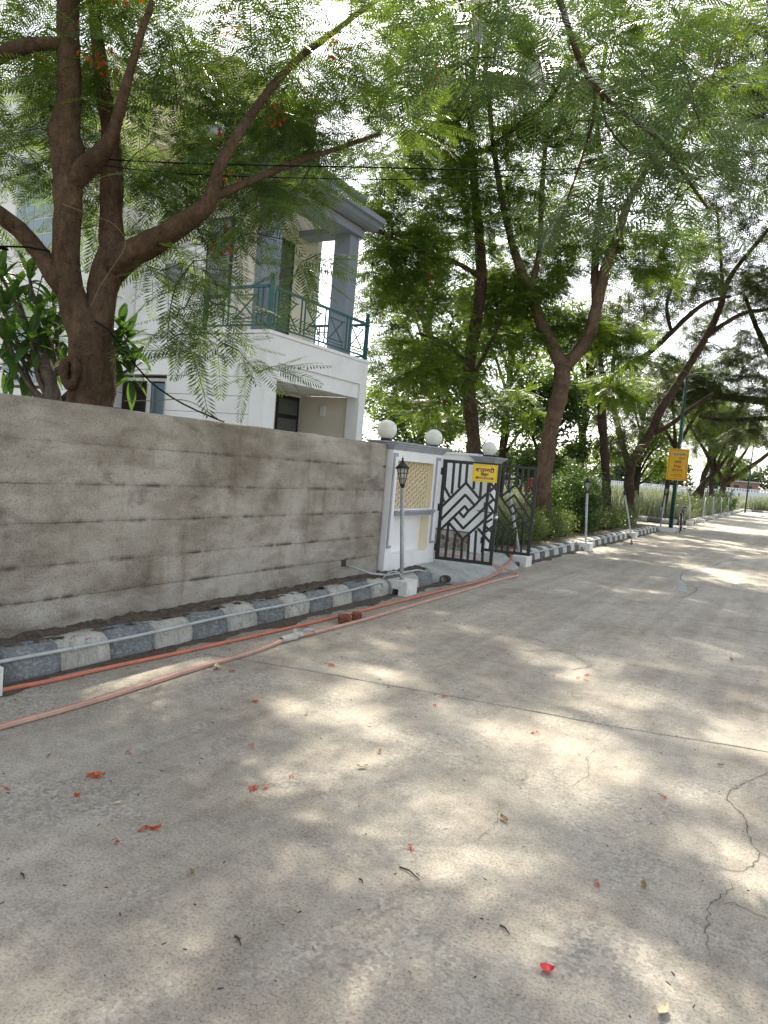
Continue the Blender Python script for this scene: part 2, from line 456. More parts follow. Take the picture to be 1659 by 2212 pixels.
M['kerb_white'] = kerb_mat('kerb_white_paint', (0.47, 0.46, 0.41), (0.36, 0.34, 0.30), (0.13, 0.115, 0.092), (0.52, 0.62))
M['kerb_blue'] = kerb_mat('kerb_blue_paint', (0.180, 0.202, 0.208), (0.36, 0.355, 0.33), (0.12, 0.105, 0.085), (0.50, 0.60))
M['kerb_black'] = kerb_mat('kerb_black_paint', (0.095, 0.105, 0.100), (0.32, 0.31, 0.28), (0.12, 0.105, 0.085), (0.50, 0.58), 0.3)
M['kerb_clean'] = kerb_mat('kerb_clean_white_paint', (0.62, 0.61, 0.57), (0.42, 0.40, 0.36), (0.24, 0.21, 0.17), (0.54, 0.62), 0.3)
M['soil'] = simple('dark_soil', (0.082, 0.063, 0.047), 0.95, var=0.5, vscale=25, bmp=1.0, bscale=70, dirt=(0.15, 0.12, 0.09), dirt_amt=0.6, dscale=16)
M['earth'] = simple('dry_earth', (0.16, 0.13, 0.085), 0.95, var=0.35, vscale=4, bmp=0.8, bscale=30)
M['ground'] = simple('rough_ground', (0.12, 0.115, 0.06), 0.95, var=0.4, vscale=0.6, bmp=0.8, bscale=12)
M['mortar'] = simple('joint_dirt_and_hole_shade', (0.050, 0.040, 0.032), 0.95, var=0.3, vscale=20)  # dirt in joints, also the painted shade in drain hole and burl
M['crack'] = simple('crack_dirt', (0.13, 0.108, 0.085), 0.95, var=0.4, vscale=40)
M['ramp'] = simple('ramp_concrete', (0.36, 0.37, 0.345), 0.9, var=0.22, vscale=3, bmp=0.5, bscale=40, dirt=(0.13, 0.16, 0.14), dirt_amt=0.5, dscale=4)
M['paving'] = simple('entry_paving', (0.34, 0.33, 0.31), 0.85, var=0.2, vscale=5, bmp=0.3)
M['hose_orange'] = simple('orange_hose', (0.52, 0.160, 0.095), 0.6, var=0.2, vscale=6, dirt=(0.26, 0.17, 0.12), dirt_amt=0.8, dscale=11)
M['hose_pink'] = simple('pale_pink_hose', (0.58, 0.34, 0.25), 0.6, var=0.18, vscale=6, dirt=(0.34, 0.28, 0.23), dirt_amt=0.8, dscale=11)
M['hose_stripe'] = simple('grey_hose_stripe', (0.26, 0.24, 0.22), 0.55)
M['hose_stripe2'] = simple('salmon_hose_stripe', (0.60, 0.22, 0.14), 0.55)
M['cloth'] = simple('dirty_white_cloth', (0.50, 0.48, 0.43), 0.95, var=0.25, vscale=30, bmp=0.8, bscale=120)
M['brick'] = simple('red_brick', (0.20, 0.062, 0.038), 0.9, var=0.25, vscale=30, bmp=0.7, bscale=90, dirt=(0.28, 0.16, 0.11), dirt_amt=0.5, dscale=20)
M['stone_a'] = simple('brown_cladding_stone', (0.20, 0.135, 0.095), 0.8, var=0.3, vscale=20, bmp=0.4)
M['stone_b'] = simple('red_brown_cladding_stone', (0.17, 0.092, 0.072), 0.8, var=0.3, vscale=20, bmp=0.4)
M['stone_c'] = simple('grey_cladding_stone', (0.27, 0.235, 0.20), 0.8, var=0.3, vscale=20, bmp=0.4)
M['grout'] = simple('pale_grout', (0.40, 0.37, 0.32), 0.9, var=0.1)
M['yellow'] = simple('sign_yellow', (0.84, 0.66, 0.018), 0.35, var=0.03)
M['ochre'] = simple('sign_ochre', (0.70, 0.40, 0.012), 0.45, var=0.05)
M['ink_red'] = simple('sign_red', (0.42, 0.018, 0.022), 0.4)
M['ink_green'] = simple('sign_green', (0.010, 0.075, 0.018), 0.4)
M['ink_blue'] = simple('sign_navy', (0.020, 0.022, 0.125), 0.4)
M['ink_brown'] = simple('sign_border_red', (0.33, 0.050, 0.010), 0.4)
M['ink_white'] = simple('sign_white', (0.82, 0.74, 0.70), 0.4)
M['pole_green'] = simple('dark_green_pole_paint', (0.008, 0.050, 0.036), 0.45, var=0.2)
M['chrome'] = simple('worn_chrome', (0.60, 0.60, 0.58), 0.25, metal=0.9)
M['rubber'] = simple('black_rubber', (0.014, 0.014, 0.014), 0.8)
M['red_plastic'] = simple('red_board', (0.28, 0.02, 0.025), 0.5)
M['bird'] = simple('sparrow_brown', (0.15, 0.11, 0.075), 0.9, var=0.4, vscale=80)
M['far_wall'] = simple('far_white_wall', (0.70, 0.72, 0.76), 0.85, var=0.06)
M['far_brick'] = simple('far_brick_wall', (0.22, 0.13, 0.105), 0.9, var=0.25, vscale=4)

def globe_mat():
    m, nt, out = new_mat('milky_globe')
    v = coords(nt)
    c = ramp(nt, noise(nt, v, 14, 5, 0.7, 0.5), [(0.60, (0.70, 0.695, 0.62)), (0.70, (0.38, 0.36, 0.30))])
    p = nd(nt, 'ShaderNodeBsdfPrincipled', Roughness=0.28)
    nt.links.new(c, p.inputs['Base Color'])
    p.inputs['Subsurface Weight'].default_value = 0.25
    p.inputs['Subsurface Radius'].default_value = (0.08, 0.08, 0.07)
    nt.links.new(p.outputs[0], out.inputs['Surface'])
    return m
M['globe'] = globe_mat()

def glass_mat(name, tint, rough=0.06, mix=0.75):
    m, nt, out = new_mat(name)
    p = nd(nt, 'ShaderNodeBsdfPrincipled', Roughness=rough)
    p.inputs['Base Color'].default_value = tuple(tint) + (1,)
    p.inputs['Specular IOR Level'].default_value = 0.8
    t = nt.nodes.new('ShaderNodeBsdfTransparent'); t.inputs[0].default_value = tuple(min(1, x * 1.6 + 0.2) for x in tint) + (1,)
    mx = nt.nodes.new('ShaderNodeMixShader'); mx.inputs[0].default_value = mix
    nt.links.new(t.outputs[0], mx.inputs[1]); nt.links.new(p.outputs[0], mx.inputs[2])
    nt.links.new(mx.outputs[0], out.inputs['Surface'])
    return m
M['win_glass'] = glass_mat('window_glass', (0.22, 0.30, 0.35), 0.08, 0.9)
M['dark_glass'] = glass_mat('dark_door_glass', (0.10, 0.115, 0.10), 0.15, 0.9)
M['lamp_glass'] = glass_mat('lantern_glass', (0.60, 0.60, 0.52), 0.2, 0.55)
M['room'] = simple('room_shade', (0.30, 0.29, 0.27), 0.9)
M['sash'] = simple('old_white_sash', (0.55, 0.56, 0.54), 0.7, var=0.15, vscale=14)

# ================================================================== THE SETTING
# ground to the horizon
gm = MB().add([(-400, -60, -0.06), (400, -60, -0.06), (400, 700, -0.06), (-400, 700, -0.06)], [(0, 1, 2, 3)])
tag(gm.build('ground', M['ground']), kind='structure')

# road bed with single concrete slabs on it (joints run slightly askew, about every 4.4 m)
road = MB().add([(-14, -8, -0.045), (9, -8, -0.045), (9, 82, -0.045), (-14, 82, -0.045)], [(0, 1, 2, 3)]).build('road', M['mortar'])
tag(road, kind='structure')
def joint(k):
    y0 = 4.95 + 4.35 * k
    rr = np.random.default_rng(100 + k)
    xs = np.linspace(-4.10, 7.5, 150)
    w = np.cumsum(rr.normal(0, 0.004, 150)); w -= np.linspace(0, w[-1], 150)
    ys = y0 + 0.235 * xs + w + 0.012 * np.sin(xs * 2.1 + k)
    ga = 0.004 + 0.007 * rr.random(150) ** 2
    return xs, ys, ga
for k in range(-3, 17):
    xa, ya, ga = joint(k); xb, yb, gb = joint(k + 1)
    n = len(xa)
    V = []; Fc = []
    for i in range(n):
        V += [(xa[i], ya[i] + ga[i] + 0.006, 0), (xb[i], yb[i] - gb[i] - 0.006, 0), (xa[i], ya[i] + ga[i], -0.006), (xb[i], yb[i] - gb[i], -0.006),
              (xa[i], ya[i] + ga[i], -0.05), (xb[i], yb[i] - gb[i], -0.05)]
    for i in range(n - 1):
        a, b = i * 6, i * 6 + 6
        Fc += [(a, b, b + 1, a + 1), (a, a + 2, b + 2, b), (a + 2, a + 4, b + 4, b + 2), (a + 1, b + 1, b + 3, a + 3), (a + 3, b + 3, b + 5, a + 5)]
    MB().add(V, Fc).build('slab', M['road'], road)
# side lane between the two kerbs further on
box('slab', M['road'], road, -13.5, -4.14, 27.6, 32.6, -0.05, -0.004)

def ribbon(pts, w, z, seed, step=0.022, jit=0.006):
    """thin uneven strip lying on the road"""
    rr = np.random.default_rng(seed)
    P = spline([(p[0], p[1], 0) for p in pts], step)
    P[1:-1, :2] += rr.normal(0, jit, (len(P) - 2, 2))
    V = []; Fc = []
    for i, p in enumerate(P):
        t = P[min(i + 1, len(P) - 1)] - P[max(i - 1, 0)]
        t /= np.linalg.norm(t) + 1e-9
        h = w * (0.35 + 0.9 * rr.random()) * min(1.0, 0.25 + 4 * min(i, len(P) - 1 - i) / len(P))
        V += [(p[0] - t[1] * h, p[1] + t[0] * h, z), (p[0] + t[1] * h, p[1] - t[0] * h, z)]
        if i: Fc.append((2 * i - 2, 2 * i - 1, 2 * i + 1, 2 * i))
    return MB().add(V, Fc)
for i, (pts, w) in enumerate([
    ([(0.08, 4.75), (0.03, 4.59), (-0.13, 4.17), (-0.13, 4.02), (-0.06, 3.88), (-0.01, 3.6), (0.03, 3.52), (0.01, 3.39), (-0.06, 3.27), (-0.13, 3.27), (-0.22, 3.23)], 0.0045),
    ([(-0.10, 3.21), (-0.05, 3.15), (-0.10, 3.0), (-0.12, 2.90), (-0.09, 2.62)], 0.0035),
    ([(-0.08, 2.99), (-0.04, 3.02), (0.03, 3.0), (0.10, 2.98), (0.25, 3.05)], 0.0035),
    ([(0.03, 3.52), (0.10, 3.50), (0.22, 3.56)], 0.004),
    ([(-0.81, 4.36), (-0.86, 4.11), (-0.80, 3.82), (-0.84, 3.62)], 0.0025),
    ([(-2.19, 6.61), (-2.04, 6.72), (-1.85, 6.57)], 0.006),
    ([(-1.95, 6.12), (-1.74, 6.41), (-1.54, 6.36), (-1.44, 6.21)], 0.006),
    ([(-1.43, 5.86), (-1.32, 6.20)], 0.006), ([(-1.25, 6.05), (-1.10, 6.16), (-0.88, 6.25)], 0.004),
    ([(-1.70, 14.6), (-1.55, 15.6), (-1.35, 16.6), (-1.30, 17.6), (-1.22, 18.1), (-0.8, 19.3)], 0.018),
    ([(-1.70, 14.6), (-1.55, 13.2), (-1.2, 12.3), (-1.25, 11.0)], 0.012),
    ([(-0.15, 2.05), (-0.10, 1.93), (-0.06, 1.80), (0.0, 1.7)], 0.003),
    ([(-1.05, 3.20), (-1.00, 2.98), (-1.03, 2.75)], 0.002)]):
    ribbon(pts, w * 0.62, 0.003, 40 + i).build('crack', M['crack'], road)
# patched cracks smeared with paler mortar further up the road
for i, (pts, w) in enumerate([([(-1.6, 14.2), (-1.3, 16.2), (-1.1, 18.0), (-0.3, 20.0)], 0.10), ([(-1.3, 11.4), (-1.5, 13.0), (-1.7, 14.4)], 0.07)]):
    ribbon(pts, w, 0.0015, 70 + i, 0.12, 0.03).build('crack_patch', M['ramp'], road)
# dirt lying in the gutter along the kerb
rr = np.random.default_rng(3)
def gutter(y0, y1, xk, wmax, seed):
    rr = np.random.default_rng(seed)
    ys = np.arange(y0, y1, 0.05); V = []; Fc = []
    ww = np.convolve(rr.random(len(ys) + 20), np.ones(12) / 12, 'same')[10:10 + len(ys)]
    ww = np.clip((ww - 0.36) * 3.2, 0.08, 1) * wmax + 0.012 * rr.random(len(ys))
    for i, y in enumerate(ys):
        V += [(xk - 0.04, y, 0.012), (xk + ww[i] * 0.5, y, 0.008), (xk + ww[i], y, 0.002)]
        if i:
            a = 3 * i
            Fc += [(a - 3, a - 2, a + 1, a), (a - 2, a - 1, a + 2, a + 1)]
    return MB().add(V, Fc)
for y0, y1, xk, w, s in ((-1.0, 8.95, -4.03, 0.21, 1), (11.95, 26.6, -4.03, 0.17, 2), (33.2, 70, -3.93, 0.10, 3)):
    tag(gutter(y0, y1, xk, w, s).build('gutter_dirt', M['soil'], road), kind='stuff')

# ------------------------------------------------------------------ kerbs: rounded painted stones
KERB_PROF = [(0.0, 0.0), (0.0, 0.02), (-0.006, 0.10), (-0.022, 0.145), (-0.055, 0.178), (-0.10, 0.195), (-0.15, 0.200), (-0.22, 0.195), (-0.22, -0.02), (-0.02, -0.02)]
def kerb_meshes(n, L, seed):
    rr = np.random.default_rng(seed); out = []
    for k in range(n):
        V = []; Fc = []; S = 5
        for i in range(S + 1):
            y = 0.004 + (L - 0.008) * i / S
            for (x, z) in KERB_PROF:
                ed = 0.006 if i in (0, S) else 0
                V.append((x - ed + rr.normal(0, 0.0035) * (z > 0.01), y + rr.normal(0, 0.003), z - ed * (z > 0.05) + rr.normal(0, 0.003) * (z > 0.01)))
        m = len(KERB_PROF)
        for i in range(S):
            for j in range(m):
                a = i * m + j; b = i * m + (j + 1) % m
                Fc.append((a, b, b + m, a + m))
        Fc += [tuple(reversed(range(m))), tuple(S * m + j for j in range(m))]
        out.append((V, Fc))
    return out
def kerb_run(name, p0, p1, L, mats, seed, label_parent):
    """stones laid from p0 to p1; the road lies on the right hand side"""
    k = empty(name, (p0[0], p0[1], 0)); tag(k, kind='structure')
    d = Vector((p1[0] - p0[0], p1[1] - p0[1], 0)); n = int(d.length / L); rz = math.atan2(-d.x, d.y)
    protos = {}
    shapes = kerb_meshes(4, L, seed)
    for i in range(n):
        key = (i % 4, i % 2)
        if key not in protos:
            V, Fc = shapes[key[0]]
            me = MB().add(V, Fc).mesh('kerb_stone'); me.polygons.foreach_set('use_smooth', np.ones(len(me.polygons), bool))
            me.materials.append(mats[key[1]]); protos[key] = me
        o = link('kerb_stone', protos[key], None, k)
        q = d.normalized() * (i * L)
        o.location = (q.x, q.y, rnd.uniform(-0.006, 0.006)); o.rotation_euler = (0, 0, rz + rnd.uniform(-0.008, 0.008))
    return k
kerb_run('kerb_by_the_wall', (-4.05, -1.35), (-4.05, 8.85), 0.40, (M['kerb_blue'], M['kerb_white']), 1, None)
kerb_run('kerb_by_the_hedge', (-4.06, 12.05), (-4.06, 26.9), 0.31, (M['kerb_black'], M['kerb_clean']), 2, None)
kerb_run('kerb_by_the_field', (-3.94, 33.5), (-3.94, 71.5), 0.42, (M['kerb_black'], M['kerb_clean']), 3, None)
kerb_run('kerb_along_the_side_lane', (-13.0, 34.3), (-4.05, 33.3), 0.62, (M['kerb_black'], M['kerb_clean']), 4, None)
kerb_run('kerb_at_the_road_end', (-4.2, 72.2), (9.0, 79.5), 1.0, (M['kerb_clean'], M['kerb_black']), 5, None)

# earth behind the kerbs
def earth_strip(name, x0, x1, y0, y1, z0, z1, mat, seed, nx=7, st=0.08, amp=0.02):
    rr = np.random.default_rng(seed)
    ys = np.arange(y0, y1 + st, st); xs = np.linspace(x0, x1, nx)
    Z = rr.normal(0, amp, (len(ys), nx)); Z = (Z + np.roll(Z, 1, 0) + np.roll(Z, -1, 0)) / 1.8
    V = [(x, y, z0 + (z1 - z0) * j / (nx - 1) + Z[i, j]) for i, y in enumerate(ys) for j, x in enumerate(xs)]
    Fc = [(i * nx + j, i * nx + j + 1, i * nx + nx + j + 1, i * nx + nx + j) for i in range(len(ys) - 1) for j in range(nx - 1)]
    return tag(MB().add(V, Fc).build(name, mat), kind='structure')
earth_strip('soil_strip', -4.44, -4.16, -1.4, 8.7, 0.20, 0.192, M['soil'], 1, 10, 0.03, 0.011)
earth_strip('verge', -14.0, -4.27, 11.9, 27.2, 0.13, 0.16, M['earth'], 2, 14, 0.25, 0.02)
earth_strip('field', -60.0, -4.14, 33.9, 140, 0.10, 0.16, M['ground'], 3, 14, 2.0, 0.03)
earth_strip('field', -4.2, 30.0, 80.5, 140, 0.12, 0.12, M['ground'], 4, 10, 2.0, 0.03)
earth_strip('garden_ground', -22.0, -4.62, -6, 12, 0.05, 0.1, M['earth'], 5, 10, 0.5, 0.02)

# ================================================================== BOUNDARY WALL
wall = empty('boundary_wall', (-4.52, 3.0, 0), 'long grey shuttered concrete wall stained in bands, left of the gate', 'wall')
def course(z0, z1, seed, last=False):
    rr = np.random.default_rng(seed)
    ys = np.arange(-1.6, 7.80, 0.06); n = len(ys)
    zs = [z0 - 0.0012, z0 + 0.007, z0 + 0.06, (2 * z0 + z1) / 3, (z0 + 2 * z1) / 3, z1 - 0.05, z1 - 0.006, z1 + 0.0012]
    def low(a, k):
        return np.convolve(rr.normal(0, a, n + 2 * k), np.ones(k) / math.sqrt(k), 'same')[k:k + n]
    off = low(0.0022, 12) + rr.uniform(-0.0025, 0.0025)
    V = []; Fc = []
    e0 = low(0.0015, 5); e1 = low(0.0015, 5)
    m = len(zs)
    for i, y in enumerate(ys):
        for j, z in enumerate(zs):
            inset = -0.002 if j in (0, m - 1) else (-0.0005 if j in (1, m - 2) else 0.0)
            if last and j >= m - 2: inset = -0.006 if j == m - 2 else -0.015
            zz = z + (e0[i] if j < 2 else e1[i] if j > m - 3 else 0)
            V.append((-4.42 + off[i] + inset + rr.normal(0, 0.0012), y - 4.52 * 0 , zz))
        V.append((-4.62, y, zs[-1] if not last else zs[-1] + e1[i])); V.append((-4.62, y, zs[0]))
    w = m + 2
    for i in range(n - 1):
        for j in range(w):
            a = i * w + j; b = i * w + (j + 1) % w
            Fc.append((a, a + w, b + w, b))
    Fc += [tuple(range(w)), tuple(reversed([(n - 1) * w + j for j in range(w)]))]
    mb = MB().add([(v[0] + 4.52, v[1] - 3.0, v[2]) for v in V], Fc, True)
    return mb.build('concrete_course', M['concrete_wall'], wall)
for k, (a, b) in enumerate([(-0.05, 0.41), (0.41, 0.649), (0.649, 0.943), (0.943, 1.216), (1.216, 1.504), (1.504, 1.787)]):
    course(a, b, 200 + k, k == 5)
# drain hole near the end of the wall: solid block whose dark colour stands in for the shade inside
mb = MB()
mb.box(0.085, 0.1045, 3.93, 4.02, 0.33, 0.41)
mb.build('drain_hole_shade', M['mortar'], wall)
tag(MB().tube([(-4.40, 7.03, 0.34), (-4.2, 7.22, 0.26), (-4.13, 7.50, 0.225), (-4.13, 8.3, 0.215), (-4.12, 8.80, 0.13)], 0.013, 8).build('drain_tube', M['pvc']),
    'thin grey pipe from the wall hole across the kerb to the round drain', 'pipe')

# ================================================================== WHITE PANEL BESIDE THE GATE
XF, XB = -4.36, -4.62
panel = empty('entrance_panel', (-4.49, 8.5, 0), 'white entrance wall panel with cream lattice niche beside the gate', 'wall panel')
def pbox(name, mat, x0, x1, y0, y1, z0, z1, bevel=0.0, parent=None):
    return box(name, M[mat], parent or panel, x0 + 4.49, x1 + 4.49, y0 - 8.5, y1 - 8.5, z0, z1, bevel)
Y0, Y1 = 7.81, 9.22
mb = MB()
def pb(x0, x1, y0, y1, z0, z1): mb.box(x0 + 4.49, x1 + 4.49, y0 - 8.5, y1 - 8.5, z0, z1)
pb(XF - 0.13, XF, Y0, 7.96, 0.05, 1.73); pb(XF - 0.13, XF, 8.99, Y1, 0.05, 1.73)
pb(XF - 0.13, XF, 7.96, 8.99, 1.60, 1.73); pb(XF - 0.13, XF, 7.96, 8.99, 0.885, 0.985); pb(XF - 0.13, XF, 7.96, 8.99, 0.05, 0.404)
pb(XB, XF - 0.13, Y0, Y1, 0.05, 1.73)
mb.build('body', M['white'], panel)
pbox('niche_jamb', 'cream', XF - 0.128, XF - 0.003, 8.982, 8.995, 0.985, 1.60); pbox('niche_jamb', 'cream', XF - 0.128, XF - 0.003, 8.982, 8.995, 0.404, 0.885)
pbox('niche_back', 'cream', XF - 0.132, XF - 0.122, 7.965, 8.98, 0.987, 1.598)
# lattice: wavy upright ribs that touch in turn and leave long oval holes
nrib, nwave = 15, 8.5
for k in range(nrib):
    yc = 7.985 + (8.98 - 7.985) * (k + 0.0) / (nrib - 1)
    P = []
    for i in range(69):
        z = 0.987 + 0.611 * i / 68
        s = 0.5 * math.sin(2 * math.pi * nwave * i / 68 + (math.pi if k % 2 else 0))
        P.append((0.069, yc - 8.5 + (0.0305 if 0 < k < nrib - 1 else 0.004) * s, z))
    vs = []; fs = []
    for i, p in enumerate(P):
        hw = 0.011
        vs += [(p[0] - 0.042, p[1] - hw, p[2]), (p[0] - 0.006, p[1] - hw, p[2]), (p[0], p[1], p[2]), (p[0] - 0.006, p[1] + hw, p[2]), (p[0] - 0.042, p[1] + hw, p[2])]
        if i:
            a = 5 * i
            fs += [(a - 5 + j, a - 5 + j + 1, a + j + 1, a + j) for j in range(4)]
    MB().add(vs, fs).build('lattice_rib', M['cream'], panel)
# moulded shelf, cornice, upright trims
def moulding(name, steps, y0, y1, xface, mat, ret=True):
    prof = [(xface - 0.02, steps[0][1])] + [(xface + s, z) for s, z in steps] + [(xface - 0.02, steps[-1][1])]
    m2 = MB().extrude([(x + 4.49, z) for x, z in prof], y0 - 8.5, y1 - 8.5)
    return m2.build(name, M[mat], panel)
moulding('shelf', [(0.012, 0.895), (0.018, 0.905), (0.022, 0.922), (0.038, 0.928), (0.044, 0.944), (0.058, 0.950), (0.062, 0.968)], 7.94, 9.06, XF, 'trim_grey')
corn = [(0.0, 1.728), (0.012, 1.735), (0.022, 1.752), (0.030, 1.758), (0.036, 1.775), (0.056, 1.785), (0.062, 1.802), (0.088, 1.812), (0.094, 1.832)]
mb = MB()
loops = []
for s, z in corn:
    loops.append([(XF + s, Y0 - s, z), (XF + s, Y1 + s, z), (XB - s, Y1 + s, z), (XB - s, Y0 - s, z)])
vs = [(x + 4.49, y - 8.5, z) for l in loops for x, y, z in l]
fs = [(4 * i + j, 4 * i + (j + 1) % 4, 4 * i + 4 + (j + 1) % 4, 4 * i + 4 + j) for i in range(len(loops) - 1) for j in range(4)]
fs += [(3, 2, 1, 0), tuple(4 * (len(loops) - 1) + j for j in range(4))]
mb.add(vs, fs).build('cornice', M['trim_grey'], panel)
for (a, b) in ((7.825, 7.93), (9.045, 9.175)):
    t = pbox('upright_trim', 'trim_grey', XF, XF + 0.014, a, b, 0.495, 1.69)
    pbox('trim_face', 'white', XF + 0.0145, XF + 0.022, a + 0.028, b - 0.012, 0.53, 1.645, parent=t)

# round milky globes
def globe(loc, r, label):
    g = empty('globe_lamp', loc, label, 'lamp', 'white globe lamps at the entrance')
    prof = [(0.001, -r)] + [(r * math.sin(math.pi * t / 18), -r * math.cos(math.pi * t / 18)) for t in range(1, 18)] + [(0.001, r)]
    MB().lathe([(a, b + r + 0.012) for a, b in prof], n=28).build('globe', M['globe'], g)
    MB().lathe([(0.075, 0.0), (0.075, 0.022), (0.06, 0.03)], n=18).build('collar', M['black'], g)
globe((-4.48, 7.815, 1.832), 0.124, 'speckled white globe lamp above the left end of the lattice panel')
globe((-4.48, 9.15, 1.832), 0.120, 'white globe lamp above the gate end of the lattice panel')

# far gate pillar
pil = empty('gate_pillar', (-4.53, 11.40, 0), 'white gate pillar with stepped grey cap behind the open gate', 'pillar')
box('shaft', M['white'], pil, -0.16, 0.16, -0.16, 0.16, 0.05, 1.70)
loops = [(0.16 + s, 1.70 + (z - 1.728)) for s, z in corn]
vs = [(sx * h, sy * h, z) for h, z in loops for sx, sy in ((1, -1), (1, 1), (-1, 1), (-1, -1))]
fs = [(4 * i + j, 4 * i + (j + 1) % 4, 4 * i + 4 + (j + 1) % 4, 4 * i + 4 + j) for i in range(len(loops) - 1) for j in range(4)] + [(3, 2, 1, 0), tuple(4 * (len(loops) - 1) + j for j in range(4))]
MB().add(vs, fs).build('cap', M['trim_grey'], pil)
globe((-4.53, 11.40, 1.804), 0.122, 'white globe lamp on the far gate pillar')

# wall running in behind the pillar, stone cladding along its foot
inner = empty('entry_side_wall', (-6.2, 11.35, 0), 'plain white wall inside the gate with brown stone cladding at its foot', 'wall')
box('wall_face', M['white'], inner, -1.6, 1.51, 0.0, 0.18, 0.05, 1.80)
box('coping', M['white'], inner, -1.62, 1.50, -0.02, 0.20, 1.801, 1.84)
box('grout_bed', M['grout'], inner, -1.6, 1.505, -0.022, -0.001, 0.08, 0.50)
rr = np.random.default_rng(9)
# irregular stones: a jittered grid of points, each stone the shrunk cell round its point (Voronoi)
pts = []
for i in range(19):
    for j in range(5):
        pts.append((-0.06 + i * 0.092 + rr.uniform(-.03, .03) + (0.046 if j % 2 else 0), 0.06 + j * 0.095 + rr.uniform(-.03, .03)))
pts = np.array(pts)
def cell(i):
    c = pts[i]; poly = [(c[0] - .2, c[1] - .2), (c[0] + .2, c[1] - .2), (c[0] + .2, c[1] + .2), (c[0] - .2, c[1] + .2)]
    for j in range(len(pts)):
        if j == i: continue
        d = pts[j] - c
        if d @ d > 0.09: continue
        mid = (pts[j] + c) / 2; out = []
        for a in range(len(poly)):
            p = np.array(poly[a]); q = np.array(poly[(a + 1) % len(poly)])
            sp = (p - mid) @ d; sq = (q - mid) @ d
            if sp <= 0: out.append(tuple(p))
            if (sp < 0) != (sq < 0) and abs(sp - sq) > 1e-9: out.append(tuple(p + (q - p) * sp / (sp - sq)))
        poly = out
        if len(poly) < 3: return None
    return poly
for i in range(len(pts)):
    poly = cell(i)
    if not poly: continue
    P = np.array(poly); c = P.mean(0)
    if c[1] < 0.07 or c[1] > 0.49 or c[0] < 0.0 or c[0] > 1.46: continue
    P = c + (P - c) * 0.86
    P[:, 1] = np.clip(P[:, 1], 0.085, 0.495)
    n = len(P); th = rr.uniform(0.006, 0.014)
    vs = [(p[0], -0.0215, p[1]) for p in P] + [(c[0] + (p[0] - c[0]) * 0.9, -0.022 - th, c[1] + (p[1] - c[1]) * 0.9) for p in P]
    fs = [tuple(n + k for k in range(n))] + [(k, (k + 1) % n, n + (k + 1) % n, n + k) for k in range(n)]
    MB().add(vs, fs).build('cladding_stone', M[rnd.choice(['stone_a', 'stone_a', 'stone_b', 'stone_c'])], inner)
box('stone_ledge', M['mortar'], inner, -1.6, 1.50, -0.04, -0.002, 0.501, 0.512)

# entry paving and concrete ramp down to the road
tag(box('entry_paving', M['paving'], None, -9.0, -4.30, 9.0, 11.9, 0.02, 0.19), kind='structure')
rmp = empty('concrete_ramp', (-4.0, 10.3, 0), 'sloping grey green concrete ramp from the gate down to the road', 'ramp')
ny, nx = 28, 12
V = []
rr = np.random.default_rng(77)
for i in range(ny + 1):
    t = i / ny
    y = 8.72 + (11.85 - 8.72) * t
    xe = -3.80 - 0.07 * t + 0.02 * math.sin(t * 17)
    ylow = y + 0.55 * (1 - t) ** 2 - 0.25 * t ** 2
    for j in range(nx + 1):
        s = j / nx
        x = -4.34 + (xe + 4.34) * s
        yy = y + (ylow - y) * s
        z = 0.225 * (1 - s) ** 0.78 + 0.010 * math.sin(7 * s + 5 * t) * s * (1 - s) + rr.normal(0, 0.002)
        V.append((x + 4.0, yy - 10.3, max(z, 0.004 if s > 0.98 else 0.008)))
n1 = len(V)
for i in range(ny + 1):
    for j in (0, nx):
        pass
Fc = [(i * (nx + 1) + j, i * (nx + 1) + j + 1, (i + 1) * (nx + 1) + j + 1, (i + 1) * (nx + 1) + j) for i in range(ny) for j in range(nx)]
Fc = [tuple(reversed(f)) for f in Fc]
for row in (0, ny):
    base = len(V)
    for j in range(nx + 1):
        x, y, z = V[row * (nx + 1) + j]; V.append((x, y, -0.03))
    for j in range(nx):
        a = row * (nx + 1) + j
        Fc.append((a, a + 1, base + j + 1, base + j))
base = len(V)
for i in range(ny + 1):
    x, y, z = V[i * (nx + 1) + nx]; V.append((x, y, -0.03))
for i in range(ny):
    a = i * (nx + 1) + nx
    Fc.append((a, a + nx + 1, base + i + 1, base + i))
MB().add(V, Fc, True).build('slope', M['ramp'], rmp)
# drain pipe that passes under the ramp
dp = empty('drain_pipe', (-4.045, 9.05, 0.040), 'dark round drain pipe mouth under the ramp edge', 'pipe')
m2 = MB()
for r0, r1 in ((0.056, 0.049),):
    vs = []; fs = []; n = 20
    for (r, y) in ((r0, -0.10), (r0, 0.2), (r1, 0.2), (r1, -0.10)):
        vs += [(r * math.cos(2 * math.pi * k / n), y, r * math.sin(2 * math.pi * k / n)) for k in range(n)]
    for q in range(4):
        for k in range(n):
            a = q * n + k; b = q * n + (k + 1) % n; c_ = ((q + 1) % 4) * n
            fs.append((a, b, c_ + (k + 1) % n, c_ + k))
    m2.add(vs, fs, True)
m2.build('pipe_wall', M['mortar'], dp)
box('silt', M['mortar'], dp, -0.05, 0.05, 0.02, 0.2, -0.05, 0.04)

